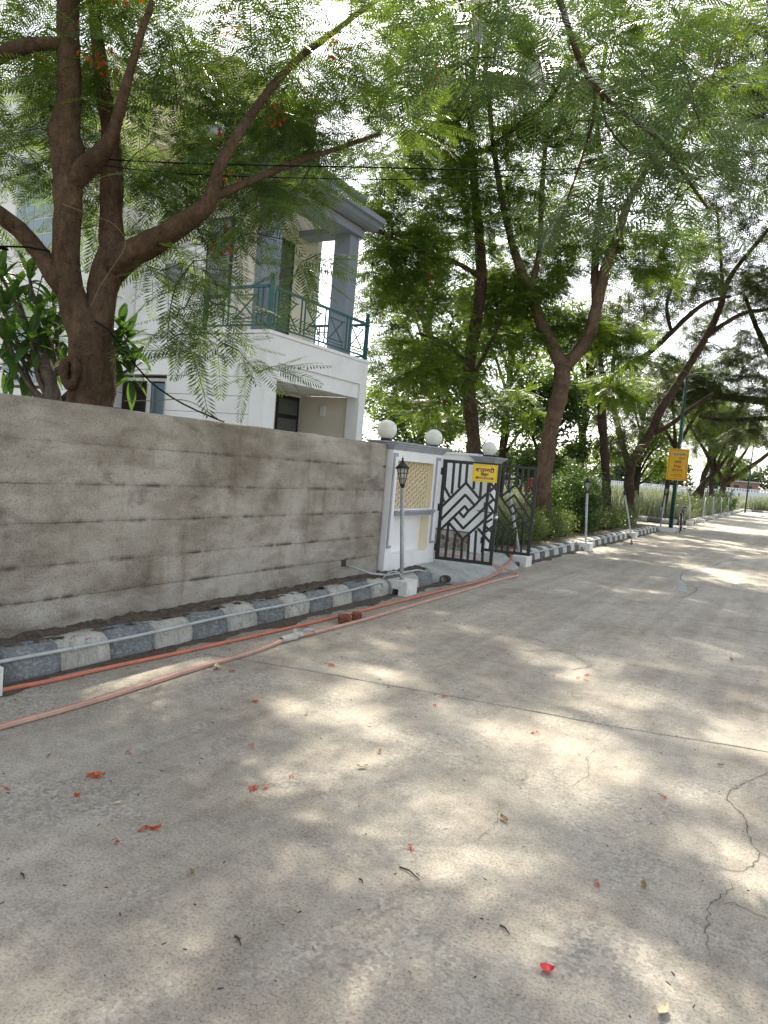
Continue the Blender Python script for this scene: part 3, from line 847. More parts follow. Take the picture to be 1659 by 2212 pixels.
# ================================================================== GATE LEAVES
GATE_BARS = [[(0.052,0.994),(0.058,0.722)],[(0.188,0.991),(0.197,0.662)],[(0.302,0.988),(0.307,0.728)],[(0.417,0.987),(0.423,0.786)],[(0.553,0.987),(0.562,0.729)],[(0.68,0.986),(0.687,0.643)],[(0.816,0.986),(0.837,0.731)],[(0.0,0.512),(0.423,0.786),(0.688,0.636)],[(-0.003,0.756),(0.166,0.632)],[(-0.002,0.637),(0.08,0.575)],[(-0.0,0.38),(0.43,0.667),(0.61,0.572)],[(0.002,0.273),(0.439,0.556),(0.508,0.511)],[(0.934,0.78),(0.688,0.633),(0.61,0.572),(0.508,0.511),(0.435,0.445),(0.356,0.488)],[(0.922,0.654),(0.724,0.519),(0.447,0.333),(0.27,0.432)],[(0.932,0.529),(0.705,0.38),(0.456,0.227),(0.192,0.375)],[(0.696,0.351),(0.942,0.219)],[(0.83,0.374),(0.943,0.329)],[(0.045,0.285),(0.052,0.034)],[(0.184,0.365),(0.185,0.032)],[(0.325,0.275),(0.316,0.025)],[(0.449,0.224),(0.462,0.024)],[(0.559,0.278),(0.575,0.016)],[(0.672,0.33),(0.692,0.013)],[(0.806,0.272),(0.829,0.017)]]
def gate_leaf(name, hinge, free, z0, z1, mirror, label):
    h = Vector((hinge[0], hinge[1], 0)); f = Vector((free[0], free[1], 0)); W = (f - h).length; H = z1 - z0
    g = empty(name, (hinge[0], hinge[1], z0), label, 'gate', 'black steel gate leaves')
    g.rotation_euler = (0, 0, math.atan2(f.y - h.y, f.x - h.x))
    st = 0.046
    MB().box(0, st, -0.022, 0.022, 0, H).build('stile', M['black_steel'], g, 0.002)
    MB().box(W - st, W, -0.022, 0.022, 0, H).build('stile', M['black_steel'], g, 0.002)
    MB().box(st, W - st, -0.021, 0.021, H - st, H - 0.001).build('rail', M['black_steel'], g, 0.002)
    MB().box(st, W - st, -0.021, 0.021, 0.001, st).build('rail', M['black_steel'], g, 0.002)
    for b in GATE_BARS:
        for (u0, v0), (u1, v1) in zip(b[:-1], b[1:]):
            if mirror: u0, u1 = 1 - u0, 1 - u1
            a = Vector((min(max(u0, 0.02), 0.98) * W, 0, min(max(v0, 0.02), 0.98) * H)); c = Vector((min(max(u1, 0.02), 0.98) * W, 0, min(max(v1, 0.02), 0.98) * H))
            d = (c - a).normalized() * (0.006 if len(b) > 2 else 0)
            MB().beam(a - d, c + d, 0.034, 0.030 + 0.001 * rnd.random()).build('bar', M['black_steel'], g)
    # drop bolt, slide bolt, hinges
    MB().tube([(W * 0.80, -0.03, H * 0.12), (W * 0.80, -0.03, H * 0.66)], 0.009, 8).build('drop_bolt', M['black_steel'], g)
    MB().tube([(W * 0.66, -0.03, H * 0.525), (W * 1.0, -0.03, H * 0.515)], 0.007, 8).build('slide_bolt', M['black_steel'], g)
    for zz in (0.12, 0.52, 0.88):
        MB().lathe([(0.014, -0.05), (0.014, 0.05)], (-0.012, 0, H * zz), 10).build('hinge', M['black_steel'], g)
    return g, W, H
leaf1, W1, H1 = gate_leaf('steel_gate', (-4.345, 9.25), (-3.555, 9.45), 0.262, 1.680, False, 'black steel gate leaf with zigzag bars carrying the yellow sign')
leaf2, W2, H2 = gate_leaf('steel_gate', (-4.36, 11.02), (-3.60, 11.22), 0.265, 1.695, True, 'black steel gate leaf with zigzag bars in front of the hedge, no sign')

# padlock
pl = empty('padlock', leaf1.matrix_basis @ Vector((W1 - 0.005, -0.035, H1 * 0.475)), 'small shiny padlock hanging on the edge of the gate leaf', 'padlock')
MB().lathe([(0.001, -0.03), (0.02, -0.027), (0.027, -0.012), (0.027, 0.012), (0.02, 0.026), (0.001, 0.028)], n=14).build('lock_body', M['chrome'], pl)
MB().tube([(-0.014, 0, 0.02), (-0.014, 0, 0.045), (0, 0, 0.058), (0.014, 0, 0.045), (0.014, 0, 0.02)], 0.004, 6).build('shackle', M['chrome'], pl)

# ------------------------------------------------------------------ lettering
_gl = {}
def glyph(ch, bold):
    key = (ch, bold)
    if key not in _gl:
        c = bpy.data.curves.new('glyph', 'FONT'); c.body = ch; c.offset = bold; c.resolution_u = 3
        o = bpy.data.objects.new('glyph', c); col.objects.link(o)
        dg = bpy.context.evaluated_depsgraph_get(); dg.update()
        me = bpy.data.meshes.new_from_object(o.evaluated_get(dg))
        _gl[key] = me
        bpy.data.objects.remove(o); bpy.data.curves.remove(c)
    return _gl[key]
ADV = {'श': .70, 'त': .575, 'ा': .265, 'ि': .265, 'ी': .265, 'ब': .575, 'द': .525, 'व': .56, 'ह': .535, 'र': .415, 'प': .575, 'ल': .685, 'ट': .51, 'फ': .775, 'म': .60, 'उ': .555, 'स': .68, ' ': .3, 'े': 0.0}
def word(spec, bold=0.012):
    """spec: list of characters or (character, cut) where the glyph is cut at x=cut (half letters)"""
    bm = bmesh.new(); x = 0.0
    for it in spec:
        ch, cut = it if isinstance(it, tuple) else (it, None)
        if ch != ' ':
            me = glyph(ch, bold)
            b2 = bmesh.new(); b2.from_mesh(me)
            if cut is not None:
                bmesh.ops.bisect_plane(b2, geom=b2.verts[:] + b2.edges[:] + b2.faces[:], plane_co=(cut, 0, 0), plane_no=(1, 0, 0), clear_outer=True)
            bmesh.ops.translate(b2, verts=b2.verts[:], vec=(x, 0, 0))
            t = bpy.data.meshes.new('t'); b2.to_mesh(t); b2.free(); bm.from_mesh(t); bpy.data.meshes.remove(t)
        if cut is not None: x += cut
        elif ch in ADV: x += ADV[ch]
        else:
            xs = [v.co.x for v in glyph(ch, 0.0).vertices]; x += (max(xs) + 0.07) if ch != '1' else 0.5
    return bm
def put_text(spec, parent, m, x, z, height, width=None, y=-0.004, bold=0.012, name='lettering', shear=0.0, align='c'):
    """stand the word up on the board (board plane is local xz, facing -y)"""
    bm = word(spec, bold)
    xs = [v.co.x for v in bm.verts]; ys = [v.co.y for v in bm.verts]
    x0, x1, y0, y1 = min(xs), max(xs), min(ys), max(ys)
    s = height / (y1 - y0); sx = s if width is None else width / (x1 - x0)
    for v in bm.verts:
        px = (v.co.x - (x0 + x1) / 2) * sx; pz = (v.co.y - (y0 + y1) / 2) * s
        v.co = (x + px + shear * pz, y, z + pz)
    me = bpy.data.meshes.new(name); bm.to_mesh(me); bm.free()
    return link(name, me, m, parent)
def flat(name, m, parent, pts, y):
    return MB().add([(p[0], y, p[1]) for p in pts], [tuple(range(len(pts)))]).build(name, m, parent)
def frame_line(name, m, parent, hw, hh, cx, cz, w, y, rad=0.0, seg=6):
    def loop(hw, hh, r):
        if r <= 0: return [(-hw, -hh), (hw, -hh), (hw, hh), (-hw, hh)]
        out = []
        for (sx, sz, a0) in ((1, -1, -90), (1, 1, 0), (-1, 1, 90), (-1, -1, 180)):
            for k in range(seg + 1):
                a = R(a0 + 90 * k / seg); out.append((sx * (hw - r) + r * math.cos(a), sz * (hh - r) + r * math.sin(a)))
        return out
    A = loop(hw, hh, rad); B_ = loop(hw - w, hh - w, max(rad - w, 0.0))
    n = len(A)
    vs = [(cx + p[0], y, cz + p[1]) for p in A + B_]
    return MB().add(vs, [(k, (k + 1) % n, n + (k + 1) % n, n + k) for k in range(n)]).build(name, m, parent)

SHATABDI = ['श', 'त', 'ा', ('ब', 0.40), 'द', 'ी']
VIHAR = ['ि', 'व', 'ह', 'ा', 'र']
# yellow board on the gate leaf
sg = empty('gate_sign', leaf1.matrix_basis @ Vector((0.735 * W1, -0.03, 0.895 * H1)), 'yellow sign with red Devanagari word and arrow reading SALES OFFICE', 'sign')
sg.rotation_euler = leaf1.rotation_euler
hw, hh = 0.213 * W1, 0.122
box('board', M['yellow'], sg, -hw, hw, 0.0, 0.004, -hh, hh)
frame_line('border', M['ink_brown'], sg, hw - 0.010, hh - 0.012, 0, 0, 0.0028, -0.002, 0.028)
put_text(SHATABDI, sg, M['ink_white'], 0.0, 0.047, 0.088, 0.266, -0.002, 0.055, 'lettering_outline')
put_text(SHATABDI, sg, M['ink_red'], 0.0, 0.047, 0.080, 0.262, -0.004, 0.032)
put_text(VIHAR, sg, M['ink_green'], 0.0, -0.018, 0.056, 0.11, -0.004, 0.035)
flat('arrow', M['ink_red'], sg, [(-0.132, -0.068), (-0.102, -0.095), (-0.102, -0.082), (0.124, -0.082), (0.124, -0.054), (-0.102, -0.054), (-0.102, -0.041)], -0.002)
put_text(list('SALES') + [' '] + list('OFFICE'), sg, M['ink_white'], 0.012, -0.068, 0.0185, 0.165, -0.004, 0.012)

# ================================================================== GARDEN LAMPS ALONG THE KERB
def lamp_meshes():
    d = {}
    m = MB()   # base block with a cable notch: an arch cut through it
    hx, hy, h = 0.13, 0.15, 0.175
    nx0, nx1, nh = -0.065, 0.02, 0.075
    m.box(-hx, nx0, -hy, hy, 0, h); m.box(nx1, hx, -hy, hy, 0, h); m.box(nx0, nx1, -hy, hy, nh, h)
    d['base_block'] = (m, M['block'])
    m = MB().tube([(0, 0, 0.16), (0, 0, 0.6), (0, 0, 1.28)], 0.0245, 12); d['pole'] = (m, M['galv'])
    m = MB()
    m.lathe([(0.026, 1.25), (0.026, 1.30), (0.036, 1.305), (0.036, 1.325), (0.030, 1.33)], n=12)
    n = 8
    for k in range(n):
        a = 2 * math.pi * k / n
        m.beam((0.036 * math.cos(a), 0.036 * math.sin(a), 1.325), (0.083 * math.cos(a), 0.083 * math.sin(a), 1.515), 0.009, 0.007, (-math.sin(a), math.cos(a), 0))
    for r, z in ((0.052, 1.39), (0.068, 1.455)):
        m.tube([(r * math.cos(2 * math.pi * k / 16), r * math.sin(2 * math.pi * k / 16), z) for k in range(17)], 0.004, 5, False)
    d['cage'] = (m, M['black'])
    m = MB().lathe([(0.100, 1.512), (0.104, 1.522), (0.070, 1.552), (0.036, 1.578), (0.030, 1.600), (0.014, 1.612), (0.012, 1.622), (0.018, 1.632), (0.006, 1.645), (0.001, 1.668)], n=16)
    d['roof'] = (m, M['black'])
    m = MB().lathe([(0.031, 1.328), (0.076, 1.511)], n=16); d['glass'] = (m, M['lamp_glass'])
    return {k: (a.mesh(k), b) for k, (a, b) in d.items()}
LM = lamp_meshes()
for me, mt in LM.values(): me.materials.append(mt)
def garden_lamp(x, y, label, lx=0.0, ly=0.0, rz=0.0, with_pole=True, lantern=True):
    t = empty('garden_lamp', (x, y, 0.0), label, 'lamp post', 'lantern posts along the kerb', rz)
    link('base_block', LM['base_block'][0], None, t)
    if not with_pole: return t
    up = link('pole', LM['pole'][0], None, t)
    up.rotation_euler = (-math.atan(ly / 1.4), math.atan(lx / 1.4), 0)
    if not lantern:
        cap = MB().lathe([(0.026, 1.26), (0.030, 1.30), (0.036, 1.36), (0.020, 1.40), (0.001, 1.405)], n=12).build('socket', M['black'], t); cap.rotation_euler = up.rotation_euler
        return t
    hd = link('lantern', LM['cage'][0], None, t); hd.rotation_euler = up.rotation_euler; hd.scale = (0.86, 0.86, 1)
    for k in ('roof', 'glass'):
        link(k, LM[k][0], None, hd)
    return t
garden_lamp(-4.03, 2.40, 'lantern post at the left picture edge, only its white block in view')
garden_lamp(-3.995, 7.66, 'nearest lantern post in front of the white lattice panel', -0.14, 0.04, 0.06)
garden_lamp(-3.97, 11.95, 'leaning lantern post seen through the right gate leaf', -0.42, 0.1)
garden_lamp(-3.95, 16.22, 'upright lantern post before the dark bush', -0.12, 0.1)
garden_lamp(-4.01, 21.75, 'lamp post tilted left without its lantern, by the leaning tree', -0.36, 0.0, lantern=False)
garden_lamp(-4.03, 26.85, 'lantern post left of the tall yellow sign', 0.04, 0.2)
garden_lamp(-3.86, 33.55, 'lantern post just right of the bicycle', -0.12, 0.0)
garden_lamp(-3.79, 37.5, 'second lantern post past the bicycle', 0.05, 0.3)
garden_lamp(-3.80, 42.6, 'third lantern post past the bicycle', -0.05, 0.1)
garden_lamp(-3.83, 48.2, 'fourth lantern post past the bicycle', -0.1, 0.1)
garden_lamp(-3.85, 53.2, 'fifth lantern post past the bicycle', -0.03, 0.2)
garden_lamp(-3.86, 58.1, 'white lamp block without a post near the road end', with_pole=False)
garden_lamp(-3.88, 63.9, 'farthest lantern post at the road end', -0.1, 0.1)

# conduit pipes clipped along the kerb face
def conduit(pts, label, r=0.0125):
    P = spline(pts, 0.15)
    P[:, 2] += 0.003 * np.sin(P[:, 1] * 3.1)
    t = empty('conduit_pipe', tuple(pts[0][:3]), label, 'pipe')
    MB().tube([tuple(p - np.array(pts[0][:3])) for p in P], r, 8).build('pipe_run', M['pvc'], t)
    for k in range(4, len(P) - 4, 11):
        p = P[k] - np.array(pts[0][:3])
        MB().tube([tuple(p - np.array((0, 0.016, 0))), tuple(p + np.array((0, 0.016, 0)))], r * 1.45, 8).build('coupling', M['pvc'], t)
conduit([(-4.06, 2.55, 0.155), (-4.045, 3.5, 0.15), (-4.04, 4.6, 0.155), (-4.045, 5.6, 0.15), (-4.05, 6.6, 0.155), (-4.07, 7.25, 0.17), (-4.10, 7.5, 0.10)], 'pale conduit pipe along the blue and white kerb below the concrete wall')
conduit([(-4.05, 12.1, 0.165), (-4.045, 13.4, 0.16), (-4.05, 14.8, 0.165), (-4.07, 15.7, 0.19), (-4.10, 16.0, 0.24), (-4.0, 16.2, 0.20)], 'pale conduit pipe along the striped kerb below the hedge', 0.015)
conduit([(-4.05, 16.5, 0.17), (-4.05, 18.5, 0.165), (-4.05, 21.5, 0.165)], 'pale conduit pipe on the kerb between the upright and the tilted lamp', 0.015)
conduit([(-4.05, 22.0, 0.17), (-4.05, 24.5, 0.165), (-4.05, 26.6, 0.165)], 'pale conduit pipe on the kerb between the tilted lamp and the sign', 0.015)
tag(MB().tube([tuple(p) for p in spline([(-4.14, 7.42, 0.19), (-4.10, 7.50, 0.26), (-4.03, 7.58, 0.27), (-3.99, 7.64, 0.19)], 0.03)], 0.009, 7).build('cable_loop', M['pvc']),
    'grey cable bending over the nearest lamp block', 'cable')

# ================================================================== HOSES
def hose(name, pts, r, m, label, stripes=None):
    P = spline([(x, y, z) for x, y, z in pts], 0.07)
    o = empty(name, tuple(P[0]), label, 'hose')
    Q = P - P[0]
    MB().tube([tuple(p) for p in Q], r, 14).build('hose_tube', m, o)
    if stripes:
        for s, (ang, mm) in enumerate(stripes):
            V = []; Fc = []
            for i, p in enumerate(Q):
                t = Q[min(i + 1, len(Q) - 1)] - Q[max(i - 1, 0)]; t /= np.linalg.norm(t)
                side = np.array((t[1], -t[0], 0)); side /= np.linalg.norm(side); up = np.cross(side, t)
                tw = 0.25 * math.sin(P[i][1] * 0.7 + 1.0)
                for a in (ang - 0.13 + tw, ang + 0.13 + tw):
                    V.append(tuple(p + (side * math.cos(a) + up * math.sin(a)) * (r + 0.0012)))
                if i: Fc.append((2 * i - 2, 2 * i - 1, 2 * i + 1, 2 * i))
            MB().add(V, Fc, True).build('stripe', mm, o)
    return o, P
ro = 0.0145
hose('orange_hose', [(-3.99, 1.6, ro), (-3.96, 2.58, ro), (-3.925, 2.85, ro), (-3.905, 3.33, ro), (-3.86, 3.88, ro), (-3.81, 4.77, ro), (-3.77, 5.85, ro), (-3.745, 7.11, ro), (-3.725, 8.57, ro + .004),
     (-3.71, 9.3, ro + 0.005), (-3.73, 9.9, ro + .02), (-3.80, 10.5, ro + .04), (-3.92, 11.0, ro + 0.075), (-4.02, 11.5, ro + 0.09), (-4.14, 11.85, ro + 0.14), (-4.22, 12.1, 0.23), (-4.30, 12.5, 0.18), (-4.5, 13.5, 0.16)],
     ro, M['hose_orange'], 'plain orange hose along the gutter, running past the broken bricks')
rp = 0.0165
pale, PP = hose('pale_hose', [(-3.47, 1.4, rp), (-3.45, 2.25, rp), (-3.44, 2.82, rp), (-3.485, 3.61, rp), (-3.49, 3.88, rp), (-3.50, 4.38, rp), (-3.55, 4.78, rp + .004), (-3.555, 4.95, rp + .006), (-3.53, 5.34, rp), (-3.52, 6.13, rp), (-3.54, 7.17, rp), (-3.56, 8.52, rp),
     (-3.59, 9.6, rp), (-3.575, 10.2, rp), (-3.56, 10.52, rp), (-3.60, 10.72, rp), (-3.70, 10.80, rp + .02), (-3.90, 10.72, rp + .075), (-4.15, 10.55, rp + .15), (-4.40, 10.40, rp + .20), (-4.9, 10.3, rp + .20)],
     rp, M['hose_pink'], 'pale striped pink hose on the road with a cloth wrapped joint',
     [(0.35, M['hose_stripe']), (1.0, M['hose_stripe2']), (1.65, M['hose_stripe']), (2.3, M['hose_stripe2'])])
# cloth tied round the joint in the pale hose: knotted rag with frayed ends
P0 = Vector(PP[0]); c0 = Vector((-3.552, 4.90, rp + 0.005)) - P0
rr = np.random.default_rng(12)
V = []; Fc = []; n, S = 16, 20
for i in range(S + 1):
    t = i / S
    y = -0.16 + 0.30 * t
    rad = 0.020 + 0.022 * math.exp(-((t - 0.62) / 0.16) ** 2) + 0.010 * math.exp(-((t - 0.2) / 0.15) ** 2)
    for k in range(n):
        a = 2 * math.pi * k / n
        q = rad * (1 + 0.30 * math.sin(3 * a + 9 * t) * (0.3 + t) * 0.6 + rr.normal(0, 0.10))
        V.append((q * math.cos(a) + 0.06 * y * -0.4, y, max(-rp + 0.001 - 0.004, q * math.sin(a) * 1.05) + 0.004))
for i in range(S):
    for k in range(n):
        a = i * n + k; b = i * n + (k + 1) % n
        Fc.append((a, b, b + n, a + n))
cw = MB().add([tuple(c0 + Vector(v)) for v in V], Fc, True).build('cloth_wrap', M['cloth'], pale)
tag(cw, 'dirty white rag tied round the hose joint')
for (dx, dy, dz, h) in ((-0.01, 0.035, 0.045, 0.035), (0.03, 0.05, 0.025, 0.03), (0.0, 0.08, 0.02, 0.03)):   # knot lobes
    m2 = MB()
    prof = []
    vs = []; fs = []
    for i in range(7):
        th = math.pi * i / 6
        for k in range(9):
            a = 2 * math.pi * k / 9; q = h * (1 + rr.normal(0, 0.16)) * 0.75
            vs.append((q * math.sin(th) * math.cos(a), q * math.sin(th) * math.sin(a), q * math.cos(th)))
    for i in range(6):
        for k in range(9):
            a = i * 9 + k; b = i * 9 + (k + 1) % 9; fs.append((a, b, b + 9, a + 9))
    m2.add([tuple(c0 + Vector((dx, dy, dz)) + Vector(v)) for v in vs], fs, True).build('knot', M['cloth'], pale)
m2 = MB()
for q in range(3):
    m2.tube([tuple(c0 + Vector(v)) for v in ((0.0, 0.12, 0.03), (0.012 + .01 * q, 0.18 + .01 * q, 0.052 - .008 * q), (0.022, 0.25 + .012 * q, 0.03), (0.034 - .008 * q, 0.29, -0.008))], 0.004, 6)
m2.build('wire_tie', M['trim_grey'], pale)

# ================================================================== BRICK PIECES
def brick_piece(loc, rz, L, Wd, Hh, label, frog, seed):
    rr = np.random.default_rng(seed)
    m2 = MB()
    bm = bmesh.new(); bmesh.ops.create_cube(bm, size=1.0)
    bmesh.ops.subdivide_edges(bm, edges=bm.edges[:], cuts=3, use_grid_fill=True)
    for v in bm.verts:
        x, y, z = v.co
        if frog and z > 0.45 and abs(x) < 0.3 and abs(y) < 0.3: z -= 0.16
        if x > 0.45: x -= 0.22 * abs(y + 0.3) + rr.uniform(0, 0.10)      # broken end
        v.co = (x * L + rr.normal(0, 0.0018), y * Wd + rr.normal(0, 0.0018), (z + 0.5) * Hh + rr.normal(0, 0.0015))
    me = bpy.data.meshes.new('brick'); bm.to_mesh(me); bm.free()
    o = link('brick_piece', me, M['brick']); o.location = loc; o.rotation_euler = (0, 0, rz)
    tag(o, label, 'brick')
brick_piece((-3.615, 5.80, 0.001), -0.9, 0.155, 0.105, 0.068, 'larger broken red brick with a frog, lying between the two hoses', True, 1)
brick_piece((-3.60, 6.01, 0.001), 0.5, 0.105, 0.10, 0.072, 'smaller broken red brick piece behind the larger one', False, 2)

# ================================================================== TALL YELLOW SIGN ON A GREEN POLE
sp = empty('street_light_pole', (-3.72, 27.06, 0), 'dark green street light pole carrying the tall yellow sign', 'pole')
box('base_block', M['block'], sp, -0.17, 0.17, -0.16, 0.16, 0, 0.15, 0.01)
MB().tube([(0, 0, 0.1), (-0.01, 0.0, 2.6), (-0.02, 0.0, 5.4)], [0.068, 0.058, 0.045], 14).build('pole_tube', M['pole_green'], sp)
MB().tube([(0.075, -0.01, 0.12), (0.066, -0.01, 2.5), (0.06, -0.01, 3.6)], 0.012, 6).build('cable_pipe', M['galv'], sp)
MB().tube([(-0.02, 0, 5.35), (0.25, 0, 5.55), (0.6, 0, 5.58)], 0.022, 8).build('lamp_arm', M['pole_green'], sp)
MB().add([(0.45, -.09, 5.56), (1.0, -.07, 5.60), (1.0, .07, 5.60), (.45, .09, 5.56), (.5, -.06, 5.63), (.95, -.05, 5.66), (.95, .05, 5.66), (.5, .06, 5.63)],
         [(0, 3, 2, 1), (4, 5, 6, 7), (0, 1, 5, 4), (1, 2, 6, 5), (2, 3, 7, 6), (3, 0, 4, 7)]).build('lamp_head', M['galv'], sp)
sb = empty('tall_sign', (-3.70, 26.97, 2.375), 'tall ochre yellow advertising sign with navy and red Devanagari words', 'sign', rz=R(3))
hw, hh = 0.335, 0.545
box('board', M['ochre'], sb, -hw, hw, 0, 0.02, -hh, hh)
frame_line('border', M['ink_brown'], sb, hw - 0.04, hh - 0.045, 0, 0, 0.012, -0.003)
put_text(SHATABDI, sb, M['ink_white'], 0.0, 0.36, 0.128, 0.478, -0.003, 0.06, 'lettering_outline')
put_text(SHATABDI, sb, M['ink_blue'], 0.0, 0.36, 0.115, 0.46, -0.006, 0.022)
put_text(VIHAR, sb, M['ink_red'], 0.115, 0.225, 0.085, 0.20, -0.004, 0.012, shear=0.25)
put_text([('प', 0.37), 'ल', 'ा', 'ट'], sb, M['ink_blue'], 0.0, 0.092, 0.078, 0.24, -0.004, 0.03)
flat('rule', M['ink_brown'], sb, [(-0.13, 0.026), (0.13, 0.026), (0.13, 0.032), (-0.13, 0.032)], -0.003)
put_text(['ि', 'व', 'ल', 'ा'], sb, M['ink_red'], 0.0, -0.055, 0.10, 0.25, -0.004, 0.03)
flat('rule', M['ink_brown'], sb, [(-0.16, -0.130), (0.16, -0.130), (0.16, -0.124), (-0.16, -0.124)], -0.003)
put_text(['फ', 'ा', 'म', 'े', ' ', 'ह', 'ा', 'उ', 'स'], sb, M['ink_blue'], 0.0, -0.195, 0.085, 0.36, -0.004, 0.028)
flat('rule', M['ink_brown'], sb, [(-0.19, -0.262), (0.19, -0.262), (0.19, -0.256), (-0.19, -0.256)], -0.003)
put_text(list('7392995981'), sb, M['ink_brown'], 0.04, -0.345, 0.045, 0.30, -0.004, 0.012)
put_text(list('7052480400'), sb, M['ink_brown'], 0.04, -0.410, 0.045, 0.30, -0.004, 0.012)
flat('phone_mark', M['ink_blue'], sb, [(-0.155 + 0.022 * math.cos(2 * math.pi * k / 12), -0.375 + 0.022 * math.sin(2 * math.pi * k / 12)) for k in range(12)], -0.003)
for x in (-0.09, 0.10):
    for z in (hh + 0.01, -hh - 0.01):
        MB().lathe([(0.012, -0.012), (0.012, 0.012)], (x, 0.01, z), 8).build('wire_tie', M['block'], sb)

# slim dark pole near the end of the road
fp = empty('slim_pole', (-3.58, 67.3, 0), 'slim dark green pole standing at the far end of the road', 'pole')
MB().tube([(0, 0, 0), (0.03, 0, 4.6), (0.06, 0, 6.2)], [0.07, 0.055, 0.04], 10).build('pole_tube', M['pole_green'], fp)
MB().tube([(0.06, 0, 6.15), (0.5, 0, 6.35), (0.8, 0, 6.35)], 0.03, 8).build('lamp_arm', M['pole_green'], fp)
tag(MB().lathe([(0.001, 0.05), (0.14, 0.045), (0.20, 0.0)], (-2.0, 60.5, 0.0), 10).build('rubber_hump', M['rubber']), 'flat dark lump lying on the road near its far end', 'object')

# ================================================================== BICYCLE (front wheel to us)
bk = empty('bicycle', (-3.40, 26.78, 0), 'old black roadster bicycle on its stand beside the tall sign', 'bicycle', rz=R(4))
def wheel(y, steer, parent):
    w = empty('wheel', (0, y, 0.345)); w.parent = parent; w.rotation_euler = (0, 0, steer)
    n = 32
    def ring(r, rt, nm, m):
        MB().tube([(0, r * math.cos(2 * math.pi * k / n), r * math.sin(2 * math.pi * k / n)) for k in range(n + 1)], rt, 8, False).build(nm, m, w)
    ring(0.328, 0.018, 'tyre', M['rubber']); ring(0.308, 0.011, 'rim', M['chrome'])
    mb = MB()
    for k in range(18):
        a = 2 * math.pi * k / 18
        mb.tube([(0.03 * (1 if k % 2 else -1), 0.02 * math.cos(a), 0.02 * math.sin(a)), (0, 0.305 * math.cos(a + .2), 0.305 * math.sin(a + .2))], 0.0018, 4, False)
    mb.build('spokes', M['chrome'], w)
    MB().tube([(-0.05, 0, 0), (0.05, 0, 0)], 0.018, 8).build('hub', M['chrome'], w)
    # mudguard
    vs = []; fs = []
    for k in range(15):
        a = R(-10 + 200 * k / 14)
        for x in (-0.028, 0, 0.028):
            r = 0.365 - abs(x) * 0.4
            vs.append((x, -r * math.cos(a) if steer else r * math.cos(a), r * math.sin(a)))
        if k: fs += [(3 * k - 3, 3 * k - 2, 3 * k + 1, 3 * k), (3 * k - 2, 3 * k - 1, 3 * k + 2, 3 * k + 1)]
    MB().add(vs, fs, True).build('mudguard', M['rubber'], w)
wheel(0.35, 0.12, bk); wheel(1.47, 0.0, bk)
MB().tube([(0, 0.62, 0.86), (0, 0.58, 0.60)], 0.019, 8).tube([(0, 0.61, 0.83), (0, 1.16, 0.80)], 0.015, 8).tube([(0, 0.585, 0.62), (0, 1.03, 0.30)], 0.016, 8).tube([(0, 1.03, 0.30), (0, 1.18, 0.88)], 0.015, 8).tube([(0.045, 1.47, 0.345), (0.02, 1.16, 0.80)], 0.009, 6).tube([(-0.045, 1.47, 0.345), (-0.02, 1.16, 0.80)], 0.009, 6).tube([(0.045, 1.47, 0.345), (0.02, 1.03, 0.30)], 0.010, 6).tube([(-0.045, 1.47, 0.345), (-0.02, 1.03, 0.30)], 0.010, 6).build('frame', M['black_steel'], bk)
MB().tube([(0.055, 0.35, 0.345), (0.05, 0.50, 0.62), (0.02, 0.56, 0.70)], 0.011, 7).tube([(-0.055, 0.35, 0.345), (-0.05, 0.50, 0.62), (-0.02, 0.56, 0.70)], 0.011, 7).build('fork', M['chrome'], bk)
MB().tube([(0, 0.60, 0.84), (0, 0.58, 0.94)], 0.012, 8).tube([tuple(p) for p in spline([(-0.25, 0.82, 0.92), (-0.26, 0.66, 0.925), (-0.20, 0.57, 0.935), (0, 0.56, 0.94), (0.20, 0.57, 0.935), (0.26, 0.66, 0.925), (0.25, 0.82, 0.92)], 0.04)], 0.0115, 8).build('handlebar', M['chrome'], bk)
MB().tube([(-0.20, 0.52, 0.86), (0.20, 0.52, 0.86)], 0.006, 6).tube([(-0.2, 0.52, 0.86), (-0.24, 0.6, 0.9)], 0.006, 6).tube([(0.2, 0.52, 0.86), (0.24, 0.6, 0.9)], 0.006, 6).build('brake_levers', M['chrome'], bk)
MB().lathe([(0.001, -0.03), (0.03, -0.026), (0.034, 0.01), (0.001, 0.024)], (-0.17, 0.60, 0.965), 12).build('bell', M['chrome'], bk)
MB().tube([(0.20, 0.60, 0.93), (0.22, 0.61, 1.03)], 0.008, 6).build('mirror_stem', M['chrome'], bk)
vs = [(-0.02, 0.98, 0.91), (0.02, 0.98, 0.91), (0.035, 1.08, 0.925), (0.11, 1.24, 0.935), (0.07, 1.29, 0.93), (-0.07, 1.29, 0.93), (-0.11, 1.24, 0.935), (-0.035, 1.08, 0.925)]
MB().add(vs + [(x * .8, y, z - 0.06) for x, y, z in vs], [tuple(range(8))] + [tuple(reversed(range(8, 16)))] + [(i, i + 8, (i + 1) % 8 + 8, (i + 1) % 8) for i in range(8)]).build('saddle', M['rubber'], bk, 0.008)
for x in (-0.06, 0.06): MB().tube([(x, 1.22, 0.72), (x, 1.78, 0.70), (x * .7, 1.50, 0.36)], 0.006, 6).build('carrier_rail', M['chrome'], bk)
MB().tube([(-0.06, 1.03, 0.30), (0.06, 1.03, 0.30)], 0.02, 8).build('bottom_bracket', M['black_steel'], bk)
MB().tube([(0.07, 1.03, 0.30), (0.075, 0.96, 0.15)], 0.009, 6).build('crank', M['chrome'], bk)
MB().tube([(-0.07, 1.03, 0.30), (-0.075, 1.10, 0.45)], 0.009, 6).build('crank', M['chrome'], bk)
